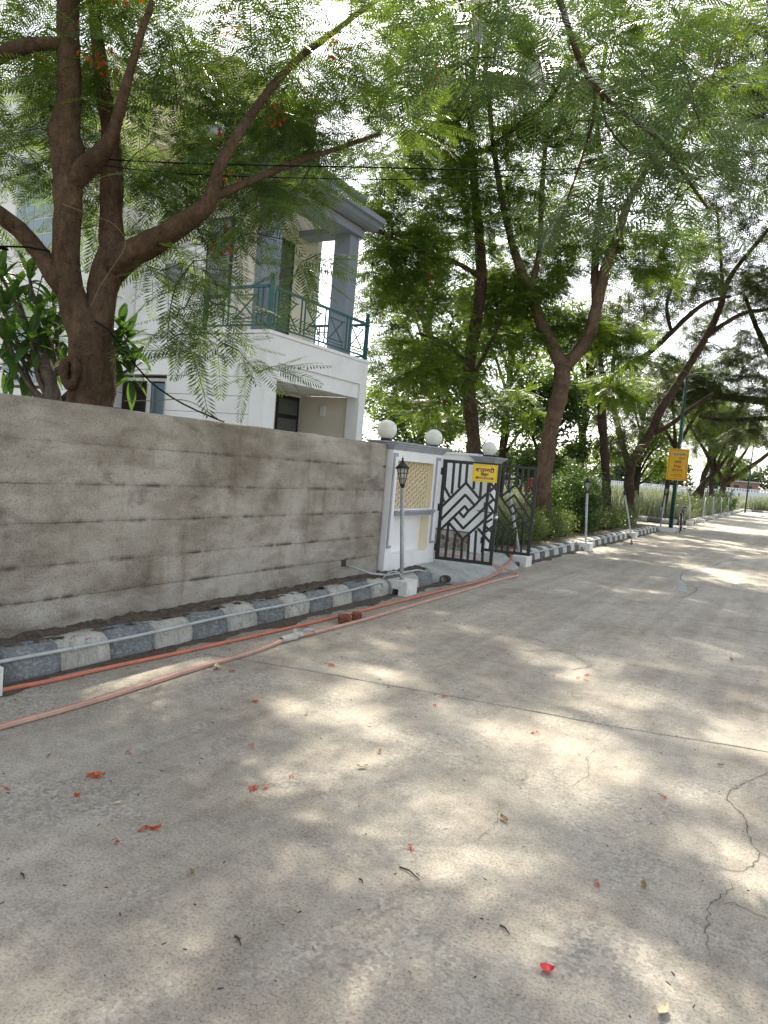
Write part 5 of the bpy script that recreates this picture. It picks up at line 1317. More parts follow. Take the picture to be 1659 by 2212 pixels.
def fronds_mesh(name, pos, dirs, size, roll, tmpls, rng):
    A, Y, Z = basis(dirs, roll)
    which = rng.integers(0, len(tmpls), len(pos))
    Vs = []; Qs = []; off = 0
    for k, (TV, TQ) in enumerate(tmpls):
        idx = np.where(which == k)[0]
        if not len(idx): continue
        W = (A[idx][:, None, :] * TV[None, :, 0:1] + Y[idx][:, None, :] * TV[None, :, 1:2] + Z[idx][:, None, :] * TV[None, :, 2:3]) * size[idx][:, None, None] + pos[idx][:, None, :]
        Vs.append(W.reshape(-1, 3)); Qs.append((TQ[None] + (np.arange(len(idx)) * len(TV))[:, None, None] + off).reshape(-1, 4)); off += len(idx) * len(TV)
    return np_mesh(name, np.concatenate(Vs), np.concatenate(Qs))

def nodes_of(branches, step):
    return np.concatenate([spline(b, step)[:, :4] for b in branches])

def limbs(branches, n=14, wob=0.05, step=0.10, seed=0, origin=(0, 0, 0)):
    rr = np.random.default_rng(seed); mb = MB(); o = np.array(origin)
    for bi, b in enumerate(branches):
        P = spline(b, max(step, b[0][3] * 0.5))
        k = len(P); ph = rr.uniform(0, 6, 4)
        s = np.arange(k) * step
        P = P.copy(); P[:, 3] = np.maximum(P[:, 3] * (1 + wob * (np.sin(s * 7 + ph[0]) + 0.7 * np.sin(s * 17 + ph[1])) + rr.normal(0, wob * 0.35, k)), 0.002)
        P[1:-1, :2] += rr.normal(0, 0.05, (max(k - 2, 0), 2)) * P[1:-1, 3:4]
        nn = max(6, int(n * min(1, b[0][3] / 0.1)))
        V = []; ref = None; Fc = []
        for i in range(k):
            t = P[min(i + 1, k - 1), :3] - P[max(i - 1, 0), :3]; t /= np.linalg.norm(t) + 1e-9
            if ref is None:
                ref = np.cross(t, (0.3, 0.9, 0.1)); ref /= np.linalg.norm(ref)
            ref = ref - t * (ref @ t); ref /= np.linalg.norm(ref); bi_ = np.cross(t, ref)
            for q in range(nn):
                a = 2 * math.pi * q / nn
                r = P[i, 3] * (1 + wob * 0.9 * math.sin(3 * a + s[i] * 2.5 + ph[2]) + wob * 0.6 * math.sin(5 * a - s[i] * 4 + ph[3]))
                V.append(P[i, :3] - o + (ref * math.cos(a) + bi_ * math.sin(a)) * r)
        for i in range(k - 1):
            for q in range(nn):
                a = i * nn + q; b2 = i * nn + (q + 1) % nn; Fc.append((a, b2, b2 + nn, a + nn))
        Fc += [tuple(reversed(range(nn))), tuple((k - 1) * nn + q for q in range(nn))]
        mb.add(V, Fc, True)
    return mb

def grow(branches, blobs, rng, per, flen, twig_r=1.0, dens=1.0, spread=0.10):
    """send twigs from the limbs into the crown volumes; fronds in whorls along their ends"""
    nod = nodes_of(branches, 0.15)
    nod = nod[nod[:, 3] < 0.16] if (nod[:, 3] < 0.16).sum() > 5 else nod
    NP = nod[:, :3]
    att = []
    for (x, y, z, rh, rz, n) in blobs:
        n = int(n * dens)
        d = rng.normal(0, 1, (n, 3)); d /= np.linalg.norm(d, axis=1, keepdims=True)
        r = rng.random(n)[:, None] ** (1 / 2.4)
        att.append(np.array((x, y, z)) + d * r * np.array((rh, rh, rz)))
    att = np.concatenate(att)
    att = att[att[:, 2] > 1.9]
    d0 = np.min(np.linalg.norm(att[:, None, :] - NP[None], axis=2), axis=1)
    twigs = []; pos = []; dirs = []; tips = []
    for i in np.argsort(d0):
        p = att[i]; dd = np.linalg.norm(NP - p, axis=1); j = int(np.argmin(dd)); s = NP[j]; L = dd[j]
        if L < 0.05: continue
        u = (p - s) / L
        n = max(2, int(L / 0.22))
        t = np.linspace(0, 1, n + 1)[:, None]
        path = s + (p - s) * t + np.array((0, 0, 1)) * (0.14 * L * np.sin(math.pi * t)) 
        path[1:-1] += rng.normal(0, 0.035 * min(L, 1.5), (n - 1, 3))
        r0 = (0.004 + 0.0055 * min(L, 2.2)) * twig_r; rad = np.linspace(r0, 0.0028 * twig_r, n + 1)
        twigs.append((path, rad)); NP = np.concatenate([NP, path[1:]])
        e = path[-1] - path[-2]; e /= np.linalg.norm(e); tips.append(p)
        k = int(per * rng.uniform(0.7, 1.35))
        az0 = rng.uniform(0, 6.28)
        side = np.cross(e, (0, 0, 1.0)); side /= np.linalg.norm(side) + 1e-6; up = np.cross(side, e)
        for q in range(k):
            az = az0 + 2.4 * q; op = R(rng.uniform(30, 85))
            v = e * math.cos(op) + (side * math.cos(az) + up * math.sin(az)) * math.sin(op)
            v[2] = v[2] * 0.34 - rng.uniform(-0.08, 0.20)
            v /= np.linalg.norm(v)
            back = rng.random() * min(0.45, L * 0.8) * (q / max(k, 1))
            pos.append(p - e * back + rng.normal(0, spread * 0.2, 3)); dirs.append(v)
    pos = np.array(pos); dirs = np.array(dirs)
    size = rng.uniform(flen[0], flen[1], len(pos)); roll = rng.normal(0, 0.28, len(pos))
    return twigs, pos, dirs, size, roll, tips

def twig_mesh(twigs, origin, n=5):
    mb = MB(); o = np.array(origin)
    for path, rad in twigs: mb.tube([tuple(p - o) for p in path], list(rad), n, False)
    return mb

def flower_mesh(tips, origin, rng, n=24, r=0.13, s=0.036):
    V = []; Q = []
    for t in tips:
        for k in range(n):
            c = np.array(t) - origin + rng.normal(0, r * 0.5, 3); d = rng.normal(0, 1, 3); d /= np.linalg.norm(d); e = np.cross(d, rng.normal(0, 1, 3)); e /= np.linalg.norm(e) + 1e-6
            b = len(V); V += [c - d * s * .5, c + e * s * 0.45, c + d * s, c - e * s * 0.45]; Q.append((b, b + 1, b + 2, b + 3))
    return np_mesh('flowers', np.array(V), np.array(Q))

def pinnate_tree(name, sk, blobs, label, cat, group, bark, leaf, tmpls, per, flen, seed, twig_r=1.0, wob=0.05, flowers=0, loose=None, dens=1.0, n=14):
    rng = np.random.default_rng(seed)
    base = sk[0][0]; o = (base[0], base[1], 0.0)
    t = empty(name, o, label, cat, group)
    oz = np.array(o)
    tr = limbs(sk, n, wob, 0.10, seed, o).build('trunk', M[bark], t)
    tw, pos, dirs, size, roll, tips = grow(sk, blobs, rng, per, flen, twig_r, dens)
    tag(twig_mesh(tw, o).build('twigs', M[bark], tr), kind='stuff')
    cr = link('crown', fronds_mesh('crown', pos - oz, dirs, size, roll, tmpls, rng), M[leaf], t)
    tag(cr, kind='stuff')
    if flowers:
        pick = [tips[i] for i in rng.choice(len(tips), flowers, replace=False)]
        tag(link('flowers', flower_mesh(pick, oz, rng), M['flower'], cr), kind='stuff')
    if loose:
        tw, pos, dirs, size, roll, tips = grow(sk[7:10], loose, np.random.default_rng(seed + 5), 4.4, (0.45, 0.72), 1.0)
        tag(twig_mesh(tw, o).build('twigs', M[bark], tr), kind='stuff')
        meshes = []
        for TV, TQ in T_NEAR:
            me = np_mesh('frond', TV, TQ); me.materials.append(M['frond_over']); meshes.append(me)
        A, Y, Z = basis(dirs, roll)
        for i in range(min(len(pos), 300)):
            f = link('frond', meshes[i % 3], None, cr)
            mt = Matrix(((A[i][0], Y[i][0], Z[i][0]), (A[i][1], Y[i][1], Z[i][1]), (A[i][2], Y[i][2], Z[i][2]))).to_4x4()
            f.matrix_basis = Matrix.Translation(pos[i] - oz) @ mt @ Matrix.Scale(size[i], 4)
    return t

GT = 'flame trees with feathery leaves'
t1 = pinnate_tree('flame_tree', SK['T1'], BLOBS['T1'], 'near flame tree with thick reddish forked trunk behind the concrete wall', 'tree', GT, 'bark_red', 'frond', T_NEAR, 7.5, (0.34, 0.58), 21, 1.0, 0.045, 26, BLOBS['T1road'], 1.35, n=22)
# hollow burl low on the near trunk
bx = MB()
vs = []; fs = []; rr = np.random.default_rng(8); NA, NB = 26, 12
cen = np.array((-5.314,3.933,2.079)) - np.array((SK['T1'][0][0][0], SK['T1'][0][0][1], 0))
vx = np.array((0.85, 0.52, 0)); vz = np.array((0, 0, 1.0)); vn = np.array((0.52, -0.85, 0))
for i in range(NA):
    a = 2 * math.pi * i / NA
    c = cen + vx * 0.052 * math.cos(a) + vz * 0.105 * math.sin(a); e = vx * math.cos(a) + vz * math.sin(a)
    for j in range(NB):
        b = 2 * math.pi * j / NB; r = 0.042 * (1 + 0.14 * math.sin(3 * a) + rr.normal(0, 0.04))
        vs.append(tuple(c + e * math.cos(b) * r + vn * math.sin(b) * r * 1.4))
for i in range(NA):
    for j in range(NB):
        fs.append((i * NB + j, ((i + 1) % NA) * NB + j, ((i + 1) % NA) * NB + (j + 1) % NB, i * NB + (j + 1) % NB))
burl = bx.add(vs, fs, True).build('hollow_burl', M['bark_red'], t1)
MB().add([tuple(cen - vn * 0.02 + vx * 0.05 * math.cos(2 * math.pi * k / 14) + vz * 0.10 * math.sin(2 * math.pi * k / 14)) for k in range(14)], [tuple(range(14))]).build('hollow_shade', M['mortar'], burl)  # dark disc, the shade inside the burl put in as colour

pinnate_tree('flame_tree', SK['T2'], BLOBS['T2'], 'tall flame tree rising behind the gate wall with red flowers', 'tree', GT, 'bark', 'frond_far', T_MID, 13, (0.42, 0.70), 22, 1.5, 0.05, 22, dens=1.7)
pinnate_tree('flame_tree', SK['T3'], BLOBS['T3'], 'forked flame tree standing in the hedge right of the gate', 'tree', GT, 'bark_tan_sunlit', 'frond_far', T_MID, 13, (0.42, 0.70), 23, 1.5, 0.05, 16, dens=2.0)
pinnate_tree('slender_tree', SK['T3b'], BLOBS['T3b'], 'slender dark tree behind the dark bush with a limb to the right', 'tree', None, 'bark_dark', 'fine', T_FAR, 13, (0.28, 0.45), 24, 1.7, 0.05, dens=2.5)
t4 = pinnate_tree('leaning_tree', SK['T4'], BLOBS['T4'], 'tree leaning far out over the road above the tall yellow sign', 'tree', None, 'bark', 'fine', T_FAR, 14, (0.28, 0.48), 25, 1.9, 0.03, dens=2.5)
pinnate_tree('thorn_tree', SK['TR'], BLOBS['TR'], 'fine leaved tree on the right whose dark limbs reach over the road', 'tree', None, 'bark_dark', 'fine', T_FAR, 18, (0.30, 0.50), 26, 2.2, 0.05, dens=2.8)

# roadside row further on, each with its own lean
GR = 'dark trees in the row along the field'
def row_tree(x, y, lean, fork, h, r, label, seed, lim=True, extra=None):
    rr = np.random.default_rng(seed)
    z = np.linspace(0, fork, 6)
    trunk = [(x + lean[0] * q / fork * q / fork + rr.normal(0, 0.04), y + lean[1] * q / fork, q, r * (1 - 0.25 * q / fork)) for q in z]
    sk = [trunk]; top = trunk[-1]
    for k in range(4):
        a = rr.uniform(0, 6.28); s = rr.uniform(0.5, 1.1) * h * 0.32
        sk.append([top, (top[0] + s * .45 * math.cos(a), top[1] + s * .45 * math.sin(a), top[2] + h * .22, r * .5), (top[0] + s * math.cos(a), top[1] + s * math.sin(a), top[2] + h * .45, r * .34), (top[0] + s * 1.4 * math.cos(a), top[1] + s * 1.4 * math.sin(a), top[2] + h * .7, r * .15)])
    if extra: sk.append(extra)
    bl = [(top[0] + rr.normal(0, .9), top[1] + rr.normal(0, .9), top[2] + h * rr.uniform(.2, .8), rr.uniform(1.3, 2.0), rr.uniform(0.8, 1.3), 26) for k in range(6)]
    t = pinnate_tree('roadside_tree', sk, bl, label, 'tree', GR, 'bark_dark' if lim else 'bark', 'frond_far', T_FAR, 12, (0.32, 0.55), seed, 2.2, 0.035, dens=1.8)
    if lim:
        MB().tube([(trunk[0][0] - x, trunk[0][1] - y, 0.02), (trunk[1][0] - x, trunk[1][1] - y, 0.62)], [r * 1.10, r * 1.03], 12, False).build('lime_band', M['lime'], t)
    return t
row_tree(-5.15, 34.6, (0.2, 0.3), 3.3, 5.2, 0.12, 'slim roadside tree directly left of the tall yellow sign', 31)
row_tree(-5.2, 42.8, (1.3, 0.5), 2.6, 5.0, 0.15, 'roadside tree leaning right, just behind the bicycle', 32)
row_tree(-5.2, 48.2, (0.3, 0.4), 3.2, 5.4, 0.20, 'stout roadside tree, second behind the bicycle', 33)
row_tree(-5.2, 54.5, (-0.1, 0.3), 3.6, 5.6, 0.18, 'straight roadside tree, third behind the bicycle', 34)
row_tree(-5.1, 60.5, (0.2, 0.2), 2.3, 5.2, 0.28, 'last roadside tree with a long bough pointing right', 35, False,
         [(-4.9, 60.7, 2.2, 0.24), (-4.0, 60.7, 2.9, 0.18), (-2.6, 60.6, 4.2, 0.15), (-1.5, 60.4, 5.2, 0.12), (0.2, 60.2, 5.6, 0.08)])
MB().tube([(0, 0, 0.1), (0.0, 0.0, 0.5)], [0.245, 0.24], 14, False).build('lime_band', M['lime'], t4)

# ------------------------------------------------------------------ leaf masses
def leaf_cloud(pos, rng, smin, smax, upb=0.35, asp=0.42):
    n = len(pos)
    d = rng.normal(0, 1, (n, 3)); d[:, 2] = d[:, 2] * 0.6 + upb; d /= np.linalg.norm(d, axis=1, keepdims=True)
    e = np.cross(d, rng.normal(0, 1, (n, 3))); e /= np.linalg.norm(e, axis=1, keepdims=True)
    s = rng.uniform(smin, smax, (n, 1))
    m_ = pos + d * s * 0.45 + np.cross(d, e) * s * 0.06
    V = np.stack([pos, m_ + e * s * asp * 0.5, pos + d * s, m_ - e * s * asp * 0.5], 1).reshape(-1, 3)
    Q = np.arange(4 * n).reshape(-1, 4)
    return V, Q

def bush(name, label, cat, group, c, lobes, nleaf, smin, smax, leaf, seed, stems=5):
    """leafy shrub: stems fanning out into lobes filled with leaves, denser near their skin"""
    rng = np.random.default_rng(seed); t = empty(name, c, label, cat, group); pts = []
    tot = sum(l[3] * l[3] * l[4] for l in lobes)
    mb = MB()
    for (x, y, z, rh, rz) in lobes:
        n = int(nleaf * rh * rh * rz / tot)
        k = max(4, n // 26)
        d = rng.normal(0, 1, (k, 3)); d /= np.linalg.norm(d, axis=1, keepdims=True)
        cl = np.array((x, y, z)) + d * (rng.random((k, 1)) ** 0.42) * np.array((rh, rh, rz))
        for q in cl:
            pts.append(q + rng.normal(0, 0.055 + 0.03 * rh, (n // k, 3)))
        for q in cl[:max(2, k // 5)]:
            mb.tube([(x * .4 + rng.normal(0, .06), y * .7 + rng.normal(0, .06), 0.05), ((x * .6 + q[0] * .4), (y * .6 + q[1] * .4), q[2] * .5), tuple(q)], [0.016, 0.011, 0.004], 5, False)
    P = np.concatenate(pts); P = P[P[:, 2] > 0.06]
    V, Q = leaf_cloud(P, rng, smin, smax)
    tag(link('foliage', np_mesh('foliage', V, Q), M[leaf], t), kind='stuff')
    tag(mb.build('stems', M['bark_dark'], t), kind='stuff')
    return t
def hedge(name, label, x, y0, y1, w, h, nleaf, leaf, seed):
    rng = np.random.default_rng(seed); L = y1 - y0
    lobes = []
    s = 0.0
    while s < L:
        lobes.append((rng.normal(0, .05), s - L / 2, h * rng.uniform(.40, .52), w * rng.uniform(.85, 1.1), h * rng.uniform(.46, .58))); s += w * 0.75
    return bush(name, label, 'hedge', None, (x, (y0 + y1) / 2, 0.12), lobes, nleaf, 0.035, 0.07, leaf, seed)
hedge('clipped_hedge', 'clipped low hedge behind the striped kerb beside the gate', -4.85, 12.8, 18.0, 0.50, 0.72, 15000, 'hedge', 51)
hedge('clipped_hedge', 'clipped low hedge right of the dark bush, under the tilted lamp', -4.85, 20.6, 26.2, 0.50, 0.70, 11000, 'hedge', 52)
bush('dark_bush', 'tall dark green bush between the two clipped hedges', 'bush', None, (-4.95, 19.2, 0.12), [(0, 0, .5, .75, .6), (-.1, .1, 1.1, .75, .6), (.05, -.3, .35, .55, .45), (-.15, .3, 1.55, .5, .4), (-.5, -1.3, .85, .6, .45), (-.6, -.6, 1.1, .6, .5), (-.2, .9, 1.0, .5, .45)], 17000, 0.045, 0.09, 'dark_leaf', 53)
bush('wild_shrub', 'loose shrub against the foot of the row behind the bicycle', 'bush', None, (-4.7, 38.5, 0.12), [(0, 0, .5, .6, .5), (-.1, 1.4, .7, .6, .7), (0, 3.0, .45, .6, .5)], 4200, 0.06, 0.12, 'hedge', 54)
bush('wild_shrub', 'dark leafy shrub round the last roadside trees', 'bush', None, (-4.7, 56.5, 0.12), [(0, 0, .8, .8, .8), (0, 2.5, .9, .9, .9), (0, 5.0, .7, .9, .7), (0, -3.0, .6, .8, .6)], 5000, 0.09, 0.17, 'dark_leaf', 55)
bush('wild_shrub', 'yellow flowering weed clump past the slim pole', 'bush', None, (-1.2, 80.0, 0.1), [(0, 0, .9, 1.4, .9), (2.2, 0.6, .8, 1.3, .8), (5, 1, 1.0, 1.8, 1.0)], 5000, 0.10, 0.20, 'grass', 56)

# dense trees beyond the gate and behind the flame trees
def dense_tree(x, y, h, r, label, seed, leaf='dark_leaf', n=9000, low=0.30, smin=0.10, smax=0.22):
    rng = np.random.default_rng(seed); t = empty('dense_tree', (x, y, 0), label, 'tree', 'dense trees behind the gate')
    sk = [[(0, 0, 0, .2), (.05, .05, h * .25, .17), (0, .1, h * .5, .12), (.1, 0, h * .8, .05)]]
    lobes = []
    for k in range(15):
        a = rng.uniform(0, 6.28); q = rng.uniform(.2, 1) * r * .75; z = h * rng.uniform(low, .93); s = r * rng.uniform(.30, .48)
        lobes.append((q * math.cos(a), q * math.sin(a), z, s, s * .8)); sk.append([(0, 0, max(z - h * .25, h * .2), .07), (q * .5 * math.cos(a), q * .5 * math.sin(a), z - h * .08, .05), (q * math.cos(a), q * math.sin(a), z, .02)])
    limbs(sk, 10, .05, .2, seed).build('trunk', M['bark_dark'], t)
    pts = []
    for (lx, ly, lz, s, sz) in lobes:
        k = 20; d = rng.normal(0, 1, (k, 3)); d /= np.linalg.norm(d, axis=1, keepdims=True)
        for q in np.array((lx, ly, lz)) + d * (rng.random((k, 1)) ** .5) * np.array((s, s, sz)): pts.append(q + rng.normal(0, .17, (n // (15 * k), 3)))
    V, Q = leaf_cloud(np.concatenate(pts), rng, smin, smax, -0.15)
    tag(link('crown', np_mesh('crown', V, Q), M[leaf], t), kind='stuff')
dense_tree(-10.4, 21.0, 7.6, 2.3, 'dense dark tree right behind the first globe lamp', 61, n=13000, low=.22)
dense_tree(-7.6, 24.0, 5.6, 1.9, 'dense dark tree between the two flame trunks past the pillar', 62, n=11000, low=.25)
dense_tree(-13.4, 26.0, 10.5, 2.9, 'dense tree beside the house corner', 63, 'frond_far', n=12000)
dense_tree(-10.6, 28.0, 10.5, 2.9, 'tall dense tree rising between the two flame tree trunks', 66, 'frond_far', n=13000, low=.25)
dense_tree(-8.2, 31.0, 8.6, 2.5, 'dense green tree behind the dark bush', 64, 'frond_far', n=11000, low=.25)
dense_tree(-7.2, 38.5, 7.6, 2.4, 'dense green tree left of the tall sign', 65, 'frond_far', n=10000, low=.32)

# ------------------------------------------------------------------ large leaved frangipani behind the wall
ROS = [(-6.68, 4.15, 2.98), (-6.73, 4.46, 3.07), (-7.04, 4.52, 2.97), (-6.55, 4.11, 2.66), (-6.36, 4.33, 2.67), (-6.32, 4.01, 2.36), (-6.14, 4.11, 2.4), (-6.28, 4.37, 2.5), (-6.61, 4.65, 2.87), (-6.38, 4.2, 2.23), (-6.72, 4.24, 2.24), (-6.51, 4.48, 2.33), (-6.53, 4.69, 2.59), (-5.78, 4.89, 2.55), (-5.75, 4.91, 2.25), (-5.87, 4.84, 2.44), (-5.84, 4.85, 2.64)]
fg = empty('frangipani', (-6.0, 4.3, 0), 'frangipani with rosettes of long glossy leaves left of the near trunk', 'plant')
def big_leaf(fold, curl):
    V = []; Fc = []
    for i in range(8):
        t = i / 7; w = 0.150 * max(math.sin(math.pi * min(0.985, 0.03 + t) ** 1.45), 0) ** 0.75 + 0.010
        x = t; z = -curl * t * t
        V += [(x, -w, z + fold * w), (x, 0, z), (x, w, z + fold * w)]
        if i:
            a = 3 * i; Fc += [(a - 3, a - 2, a + 1, a), (a - 2, a - 1, a + 2, a + 1)]
    me = MB().add(V, Fc, True).mesh('leaf'); me.materials.append(M['broad']); return me
BLV = [big_leaf(0.35, 0.10), big_leaf(0.25, 0.30), big_leaf(0.3, 0.55)]
rng = np.random.default_rng(4)
mb = MB()
hub = [(-5.98, 4.33, 1.2), (-6.02, 4.30, 1.8), (-6.08, 4.26, 2.10), (-6.16, 4.22, 2.26)]
mb.tube([tuple(np.array(p) - np.array((-6.0, 4.3, 0))) for p in spline(hub, .1)], [0.075 * (1 + rng.normal(0, .1)) for _ in spline(hub, .1)], 10)
fgs = mb.build('trunk', M['bark_grey'], fg)
for r_ in ROS:
    s = np.array(hub[1 if r_[2] < 2.5 else 2]); e = np.array(r_)
    midp = s + (e - s) * 0.55 + np.array((0, 0, -0.10)) + rng.normal(0, .05, 3)
    P = spline([tuple(s), tuple(midp), tuple(e)], 0.08) - np.array((-6.0, 4.3, 0))
    MB().tube([tuple(p) for p in P], list(np.linspace(0.030, 0.014, len(P))), 7).build('branch', M['bark_grey'], fg)
    for q in range(15):
        az = 2.4 * q + rng.uniform(-.2, .2); el = R(70 - 7.5 * q + rng.normal(0, 8))
        d = Vector((math.cos(az) * math.cos(el), math.sin(az) * math.cos(el), math.sin(el)))
        f = link('leaf', BLV[0 if q < 5 else 1 if q < 10 else 2], None, fg)
        y = Vector((0, 0, 1)).cross(d).normalized(); z = d.cross(y)
        mt = Matrix(((d.x, y.x, z.x), (d.y, y.y, z.y), (d.z, y.z, z.z))).to_4x4()
        f.matrix_basis = Matrix.Translation(Vector(r_) - Vector((-6.0, 4.3, 0)) - Vector((0, 0, 0.008 * q))) @ mt @ Matrix.Scale(rng.uniform(0.20, 0.29), 4)

# ------------------------------------------------------------------ grass
def grass(name, label, n, area, h0, h1, seed, w=0.012, mat='grass', parent_cat='grass'):
    rng = np.random.default_rng(seed)
    x = rng.uniform(area[0], area[1], n); y = area[2] + (area[3] - area[2]) * rng.random(n) ** 1.35
    cl = 0.55 + 0.45 * np.sin(x * 0.9 + 1.3 * np.sin(y * 0.33)) * np.sin(y * 0.27 + 0.6 * np.sin(x * .7))
    h = rng.uniform(h0, h1, n) * (0.55 + 0.6 * cl)
    a = rng.uniform(0, 6.28, n); lean = rng.uniform(0.05, 1.0, n) ** 1.3 * h
    b = np.stack([x, y, np.full(n, 0.10)], 1); wv = np.stack([np.cos(a + 1.57), np.sin(a + 1.57), np.zeros(n)], 1) * (w * (1 + y / 40))[:, None]
    m_ = b + np.stack([np.cos(a) * lean * .35, np.sin(a) * lean * .35, h * .6], 1); t = b + np.stack([np.cos(a) * lean, np.sin(a) * lean, h], 1)
    V = np.stack([b - wv * .6, b + wv * .6, m_ + wv * .5, m_ - wv * .5, t + wv * .1, t - wv * .1], 1).reshape(-1, 3)
    k = np.arange(n)[:, None] * 6
    Q = np.concatenate([k + np.array((0, 1, 2, 3)), k + np.array((3, 2, 4, 5))], 0)
    tag(link(name, np_mesh(name, V, Q), M[mat]), label, parent_cat, kind='stuff')
grass('field_grass', 'tall pale grass and weeds filling the field behind the row of trees', 26000, (-26, -4.3, 34.2, 96), 0.6, 1.35, 71, 0.020)
grass('verge_grass', 'bright green grass behind the hedge and gate', 9000, (-13, -5.4, 16.5, 31), 0.35, 0.85, 72, 0.012)
grass('far_grass', 'tall weeds beyond the end of the road', 9000, (-4.0, 14, 80.8, 105), 0.8, 1.6, 73, 0.020)
grass('kerb_weeds', 'low weeds along the field kerb', 4500, (-4.9, -4.15, 33.8, 70), 0.15, 0.5, 74, 0.012)

# ------------------------------------------------------------------ far things
fw = empty('far_boundary_wall', (-20, 104, 0), 'long low white wall with rows of small openings beyond the field', 'wall')
def far_seg(x0, x1, y0, y1, z1):
    a = Vector((x0 + 20, y0 - 104, 0)); b = Vector((x1 + 20, y1 - 104, 0)); d = b - a; L = d.length; d.normalize(); n = Vector((-d.y, d.x, 0))
    MB().beam(a + Vector((0, 0, (z1 - .35) / 2)), b + Vector((0, 0, (z1 - .35) / 2)), z1 - .35, 0.2, n).build('wall_face', M['far_wall'], fw)
    MB().beam(a + Vector((0, 0, z1 - .05)), b + Vector((0, 0, z1 - .05)), 0.10, 0.24, n).build('coping', M['far_wall'], fw)
    k = int(L / 0.36)
    mb = MB()
    for i in range(k):
        p = a + d * (i * 0.36 + .1)
        mb.beam(p + Vector((0, 0, z1 - .35)), p + Vector((0, 0, z1 - .1)), 0.17, 0.16, n)
    tag(mb.build('balusters', M['far_wall'], fw), kind='stuff')
far_seg(-70, -30, 128, 112, 1.95); far_seg(-30, -9, 112, 104, 1.9); far_seg(-9, 6, 104, 99, 2.25); far_seg(6, 22, 99, 94, 2.3)
bh = empty('brick_shed', (-6.5, 112, 0), 'small brick building behind the far white wall', 'building')
box('wall_face', M['far_brick'], bh, -1.7, 1.7, 0, 4, 0, 3.2); box('roof_slab', M['trim_grey'], bh, -1.85, 1.85, -.2, 4.2, 3.201, 3.35)
for q in (-0.9, 0.7): box('window', M['black'], bh, q - .3, q + .3, -.03, -.002, 2.0, 2.7)
def far_tree(x, y, h, r, label, seed):
    rng = np.random.default_rng(seed); t = empty('far_tree', (x, y, 0), label, 'tree', 'hazy trees on the horizon')
    MB().tube([(0, 0, 0), (.1, 0, h * .4), (0, 0, h * .8)], [.25, .2, .08], 7).build('trunk', M['bark_dark'], t)
    pts = []
    for k in range(26):
        d = rng.normal(0, 1, 3); d /= np.linalg.norm(d); q = np.array((0, 0, h * .58)) + d * rng.random() ** .5 * np.array((r, r, h * .40))
        pts.append(q + rng.normal(0, r * .16, (60, 3)))
    V, Q = leaf_cloud(np.concatenate(pts), rng, 0.35, 0.75, 0.2, 0.6)
    tag(link('crown', np_mesh('crown', V, Q), M['far_leaf'], t), kind='stuff')
rng = np.random.default_rng(19)
k = 0
for x in np.arange(-75, 24, 4.2):
    yy = 122 + 0.10 * (x + 60) + rng.uniform(-4, 10); hh_ = rng.uniform(4.2, 7.0) * (1.25 if x > 4 else 1)
    far_tree(x + rng.uniform(-1, 1), yy, hh_, rng.uniform(2.4, 3.6), 'rounded hazy tree in the line behind the far white wall', 300 + k); k += 1

# red board and black board showing between the bushes
tag(MB().add([(-6.1, 17.9, 1.13), (-5.84, 17.93, 1.13), (-5.86, 17.95, 1.46), (-6.0, 17.92, 1.47), (-6.1, 17.93, 1.16), (-5.84, 17.96, 1.16), (-5.86, 17.98, 1.49), (-6.0, 17.95, 1.5)],
   [(0, 1, 2, 3), (7, 6, 5, 4), (0, 4, 5, 1), (1, 5, 6, 2), (2, 6, 7, 3), (3, 7, 4, 0)]).tube([(-5.97, 17.95, 0.1), (-5.97, 17.95, 1.2)], 0.015, 6).build('red_board', M['red_plastic']), 'small red board on a stake seen through the right gate leaf', 'board')
tag(MB().prism([(-0.24, -.13), (0.18, -.15), (0.26, -.03), (0.22, .09), (-0.22, .10)], 0, 0.03).build('black_board', M['black']), 'ragged black board hanging between the trunk and the bush', 'board')
bb = [o for o in sc.objects if o.name == 'black_board'][0]; bb.matrix_basis = Matrix.Translation((-5.80, 19.55, 1.14)) @ Matrix.Rotation(R(85), 4, 'X')
MBp = MB().tube([(0.0, -1.1, 0.05), (0.0, 0.0, 0.05)], 0.014, 6).build('stake', M['black'], bb)

# ================================================================== THINGS LYING ON THE ROAD
def petal_mesh(n, r, seed):
    rr = np.random.default_rng(seed); V = []; Fc = []
    for k in range(n):
        a = rr.uniform(0, 6.28); c = rr.normal(0, r * .35, 2); L = r * rr.uniform(.6, 1.0); w = L * rr.uniform(.3, .45); lift = rr.uniform(.1, .6) * L
        d = np.array((math.cos(a), math.sin(a))); e = np.array((-d[1], d[0])); b = len(V)
        V += [(c[0], c[1], .003), (c[0] + d[0] * L * .5 + e[0] * w, c[1] + d[1] * L * .5 + e[1] * w, .004 + lift * .5), (c[0] + d[0] * L, c[1] + d[1] * L, .004 + lift * .35), (c[0] + d[0] * L * .5 - e[0] * w, c[1] + d[1] * L * .5 - e[1] * w, .004 + lift * .2)]
        Fc += [(b, b + 1, b + 2, b + 3)]
    mb = MB().add(V, Fc)
    for k in range(2):
        a = rr.uniform(0, 6.28); mb.tube([(0, 0, .006), (r * .7 * math.cos(a), r * .7 * math.sin(a), .014), (r * 1.3 * math.cos(a + .3), r * 1.3 * math.sin(a + .3), .003)], .0016, 5)
    return mb
def lay(mb, name, m, x, y, label, cat, group=None, rz=None):
    o = mb.build(name, M[m]); o.location = (x, y, 0.001); o.rotation_euler = (0, 0, rnd.uniform(0, 6.28) if rz is None else rz); return tag(o, label, cat, group)
GF = 'fallen orange flowers on the road'
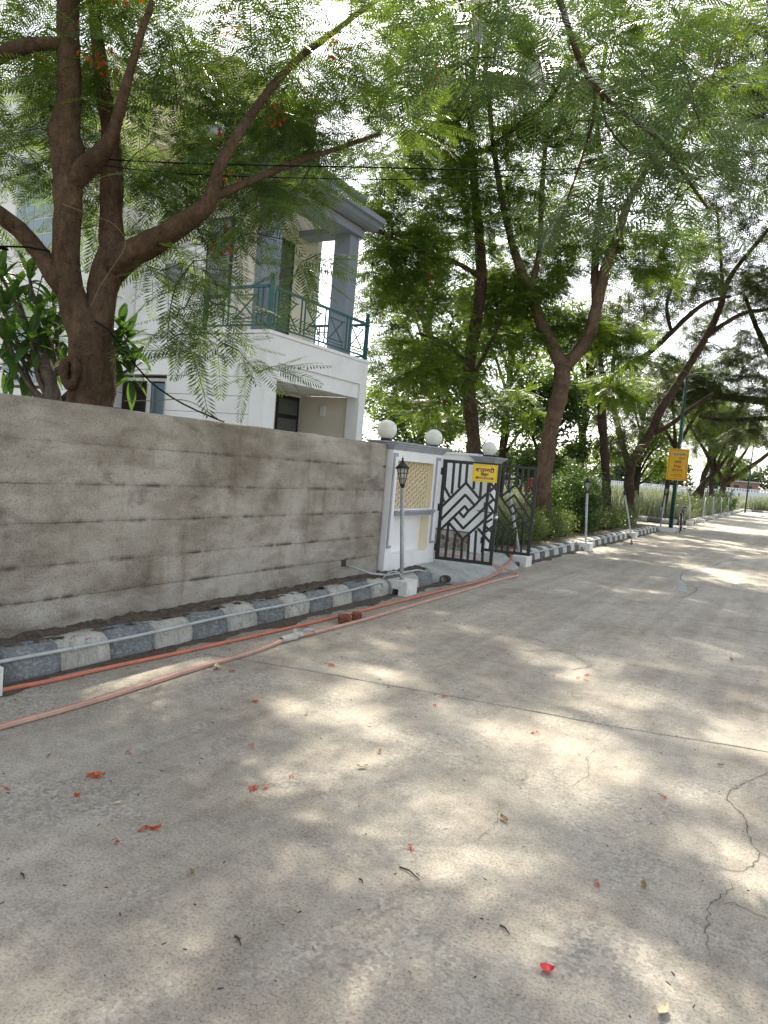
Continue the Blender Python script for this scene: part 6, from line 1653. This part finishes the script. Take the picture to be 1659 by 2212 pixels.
for i, (x, y, s, lab) in enumerate([
    (-2.65, 2.21, .052, 'bright orange fallen flower, leftmost of the larger ones in the foreground'), (-2.56, 2.04, .034, 'small dark red fallen flower just below the leftmost orange one'),
    (-2.03, 2.58, .040, 'orange fallen flower in the sun left of the picture middle'), (-1.99, 2.62, .026, 'small orange petals touching the flower left of the middle'),
    (-2.11, 2.05, .050, 'orange and yellow fallen flower nearest the lower left'), (-2.91, 4.51, .045, 'orange fallen flower on the road just before the long joint'),
    (-2.79, 3.50, .038, 'orange fallen flower in the bright patch beside the pale hose'), (-3.30, 3.87, .040, 'orange fallen petals just right of the yellow leaf on the hose'),
    (-3.75, 5.35, .050, 'orange fallen flower beside the orange hose near the rag'), (-1.93, 4.45, .034, 'yellow orange fallen flower just past the joint in the road middle'),
    (-1.90, 4.23, .030, 'small red orange fallen flower near the yellow orange one'), (-1.30, 5.80, .036, 'upper one of three brown orange flowers near the curved cracks'),
    (-1.33, 5.66, .030, 'left one of three brown orange flowers near the curved cracks'), (-1.26, 5.63, .030, 'right one of three brown orange flowers near the curved cracks'),
    (-1.21, 4.23, .036, 'dark red fallen flower in the shade right of the middle'), (-0.41, 3.81, .026, 'single orange fallen flower near the right crack'), (-1.20, 2.58, .030, 'dark red fallen flower in the shade below the middle'),
    (-4.06, 3.25, .030, 'orange petals caught on the conduit on the kerb')]):
    o = lay(petal_mesh(7 if s > .035 else 4, s * .68, 400 + i), 'fallen_flower', 'flower', x, y, lab, 'flower', GF)
    if i == 17: o.location.z = 0.185
for i, (x, y) in enumerate([(-2.74, 2.48), (-2.34, 2.95), (-1.97, 2.79), (-2.84, 1.89), (-2.13, 1.90), (-3.77, 4.69), (-3.81, 4.37), (-3.4, 3.84), (-1.5, 5.55), (-0.5, 2.81), (-3.07, 6.1), (-3.44, 9.39)]):
    lay(petal_mesh(2, .020, 450 + i), 'fallen_petal', 'flower', x, y, 'tiny fallen orange petal on the concrete', 'petal', 'tiny orange petals scattered on the road')
def leaf_flat(L, w, curl, seed):
    rr = np.random.default_rng(seed); V = []; Fc = []
    for i in range(6):
        t = i / 5; ww = w * math.sin(math.pi * min(1, .08 + t * .92)) + .001; z = .004 + curl * (t - .5) ** 2 * 2 + rr.uniform(0, .004)
        V += [(L * (t - .5), -ww, z + curl * .5), (L * (t - .5), 0, z), (L * (t - .5), ww, z + curl * .6)]
        if i: a = 3 * i; Fc += [(a - 3, a - 2, a + 1, a), (a - 2, a - 1, a + 2, a + 1)]
    return MB().add(V, Fc, True)
for i, (x, y, L, m, lab) in enumerate([
    (-3.42, 3.84, .10, 'pale_leaf', 'curled yellow dry leaf leaning on the pale hose'), (-1.76, 3.11, .055, 'pale_leaf', 'whitish dry leaf in the middle of the road'), (-0.18, 2.24, .07, 'pale_leaf', 'cream dry leaf at the lower right'),
    (-0.98, 3.06, .055, 'dry_leaf', 'brown dry leaf in the bright patch right of the middle'), (-1.79, 3.34, .035, 'dry_leaf', 'small black and orange husk near the whitish leaf'), (-1.76, 1.92, .032, 'dry_leaf', 'round brown seed husk in the foreground shade'),
    (-2.99, 2.21, .03, 'dry_leaf', 'small olive leaf near the left edge'), (-2.37, 2.10, .032, 'pale_leaf', 'pale dry leaf left of the orange and yellow flower'), (-3.41, 5.39, .05, 'pale_leaf', 'whitish leaf beside the pale hose before the bricks'),
    (-0.36, 7.42, .07, 'dry_leaf', 'dark curled leaf standing at the right edge'), (-0.21, 4.49, .04, 'dry_leaf', 'brown leaf above the long crack at the right'), (-2.42, 3.54, .035, 'pale_leaf', 'pale leaf in the bright patch left of the middle'), (-0.35, 2.91, .045, 'dry_leaf', 'brown leaf curled in the right bright patch')]):
    lay(leaf_flat(L, L * .22, L * .25, 500 + i), 'dry_leaf', m, x, y, lab, 'leaf', 'dry leaves on the road')
fm = lay(leaf_flat(.045, .020, .012, 560), 'red_petal', 'petal_red', -0.52, 2.21, 'bright red petal lying alone at the lower right', 'petal', None, 0.4)
for i, (x, y, L, lab) in enumerate([(-1.12, 2.42, .105, 'dark curved twig in the foreground middle'), (-1.38, 1.74, .05, 'short dark twig in the foreground shade'), (-0.70, 2.32, .05, 'thin dark twig above the red petal'), (-2.2, 1.55, .04, 'short twig at the lower left'), (-1.24, 2.26, .03, 'black twig end below the dark red flower')]):
    lay(MB().tube([(-L / 2, 0, .004), (-L * .1, L * .06, .007), (L / 2, -L * .08, .004)], [.0035, .003, .0015], 6), 'twig', 'twig', x, y, lab, 'twig', 'twigs on the road', rnd.uniform(-.5, .5))
# fine litter nobody could count: bits of leaf stalk and husk
rng = np.random.default_rng(88)
mb = MB(); V = []; Q = []
for k in range(1300):
    y = 1.0 + 11 * rng.random() ** 1.5; x = rng.uniform(-3.95, 1.5)
    if rng.random() < 0.22: x = -3.98 + abs(rng.normal(0, .12)); y = rng.uniform(2, 11)
    L = rng.uniform(.003, .020); a = rng.uniform(0, 6.28); w = rng.uniform(.0005, .0016)
    d = np.array((math.cos(a), math.sin(a), 0)) * L; e = np.array((-math.sin(a), math.cos(a), 0)) * w; c = np.array((x, y, .002)); b = len(V)
    V += [c - d * .5 - e, c + d * .5 - e, c + d * .5 + e + np.array((0, 0, .003)), c - d * .5 + e + np.array((0, 0, .003))]; Q.append((b, b + 1, b + 2, b + 3))
tag(link('road_litter', np_mesh('road_litter', np.array(V), np.array(Q)), M['twig']), 'fine dark bits of stalk and husk strewn over the road', 'litter', kind='stuff')
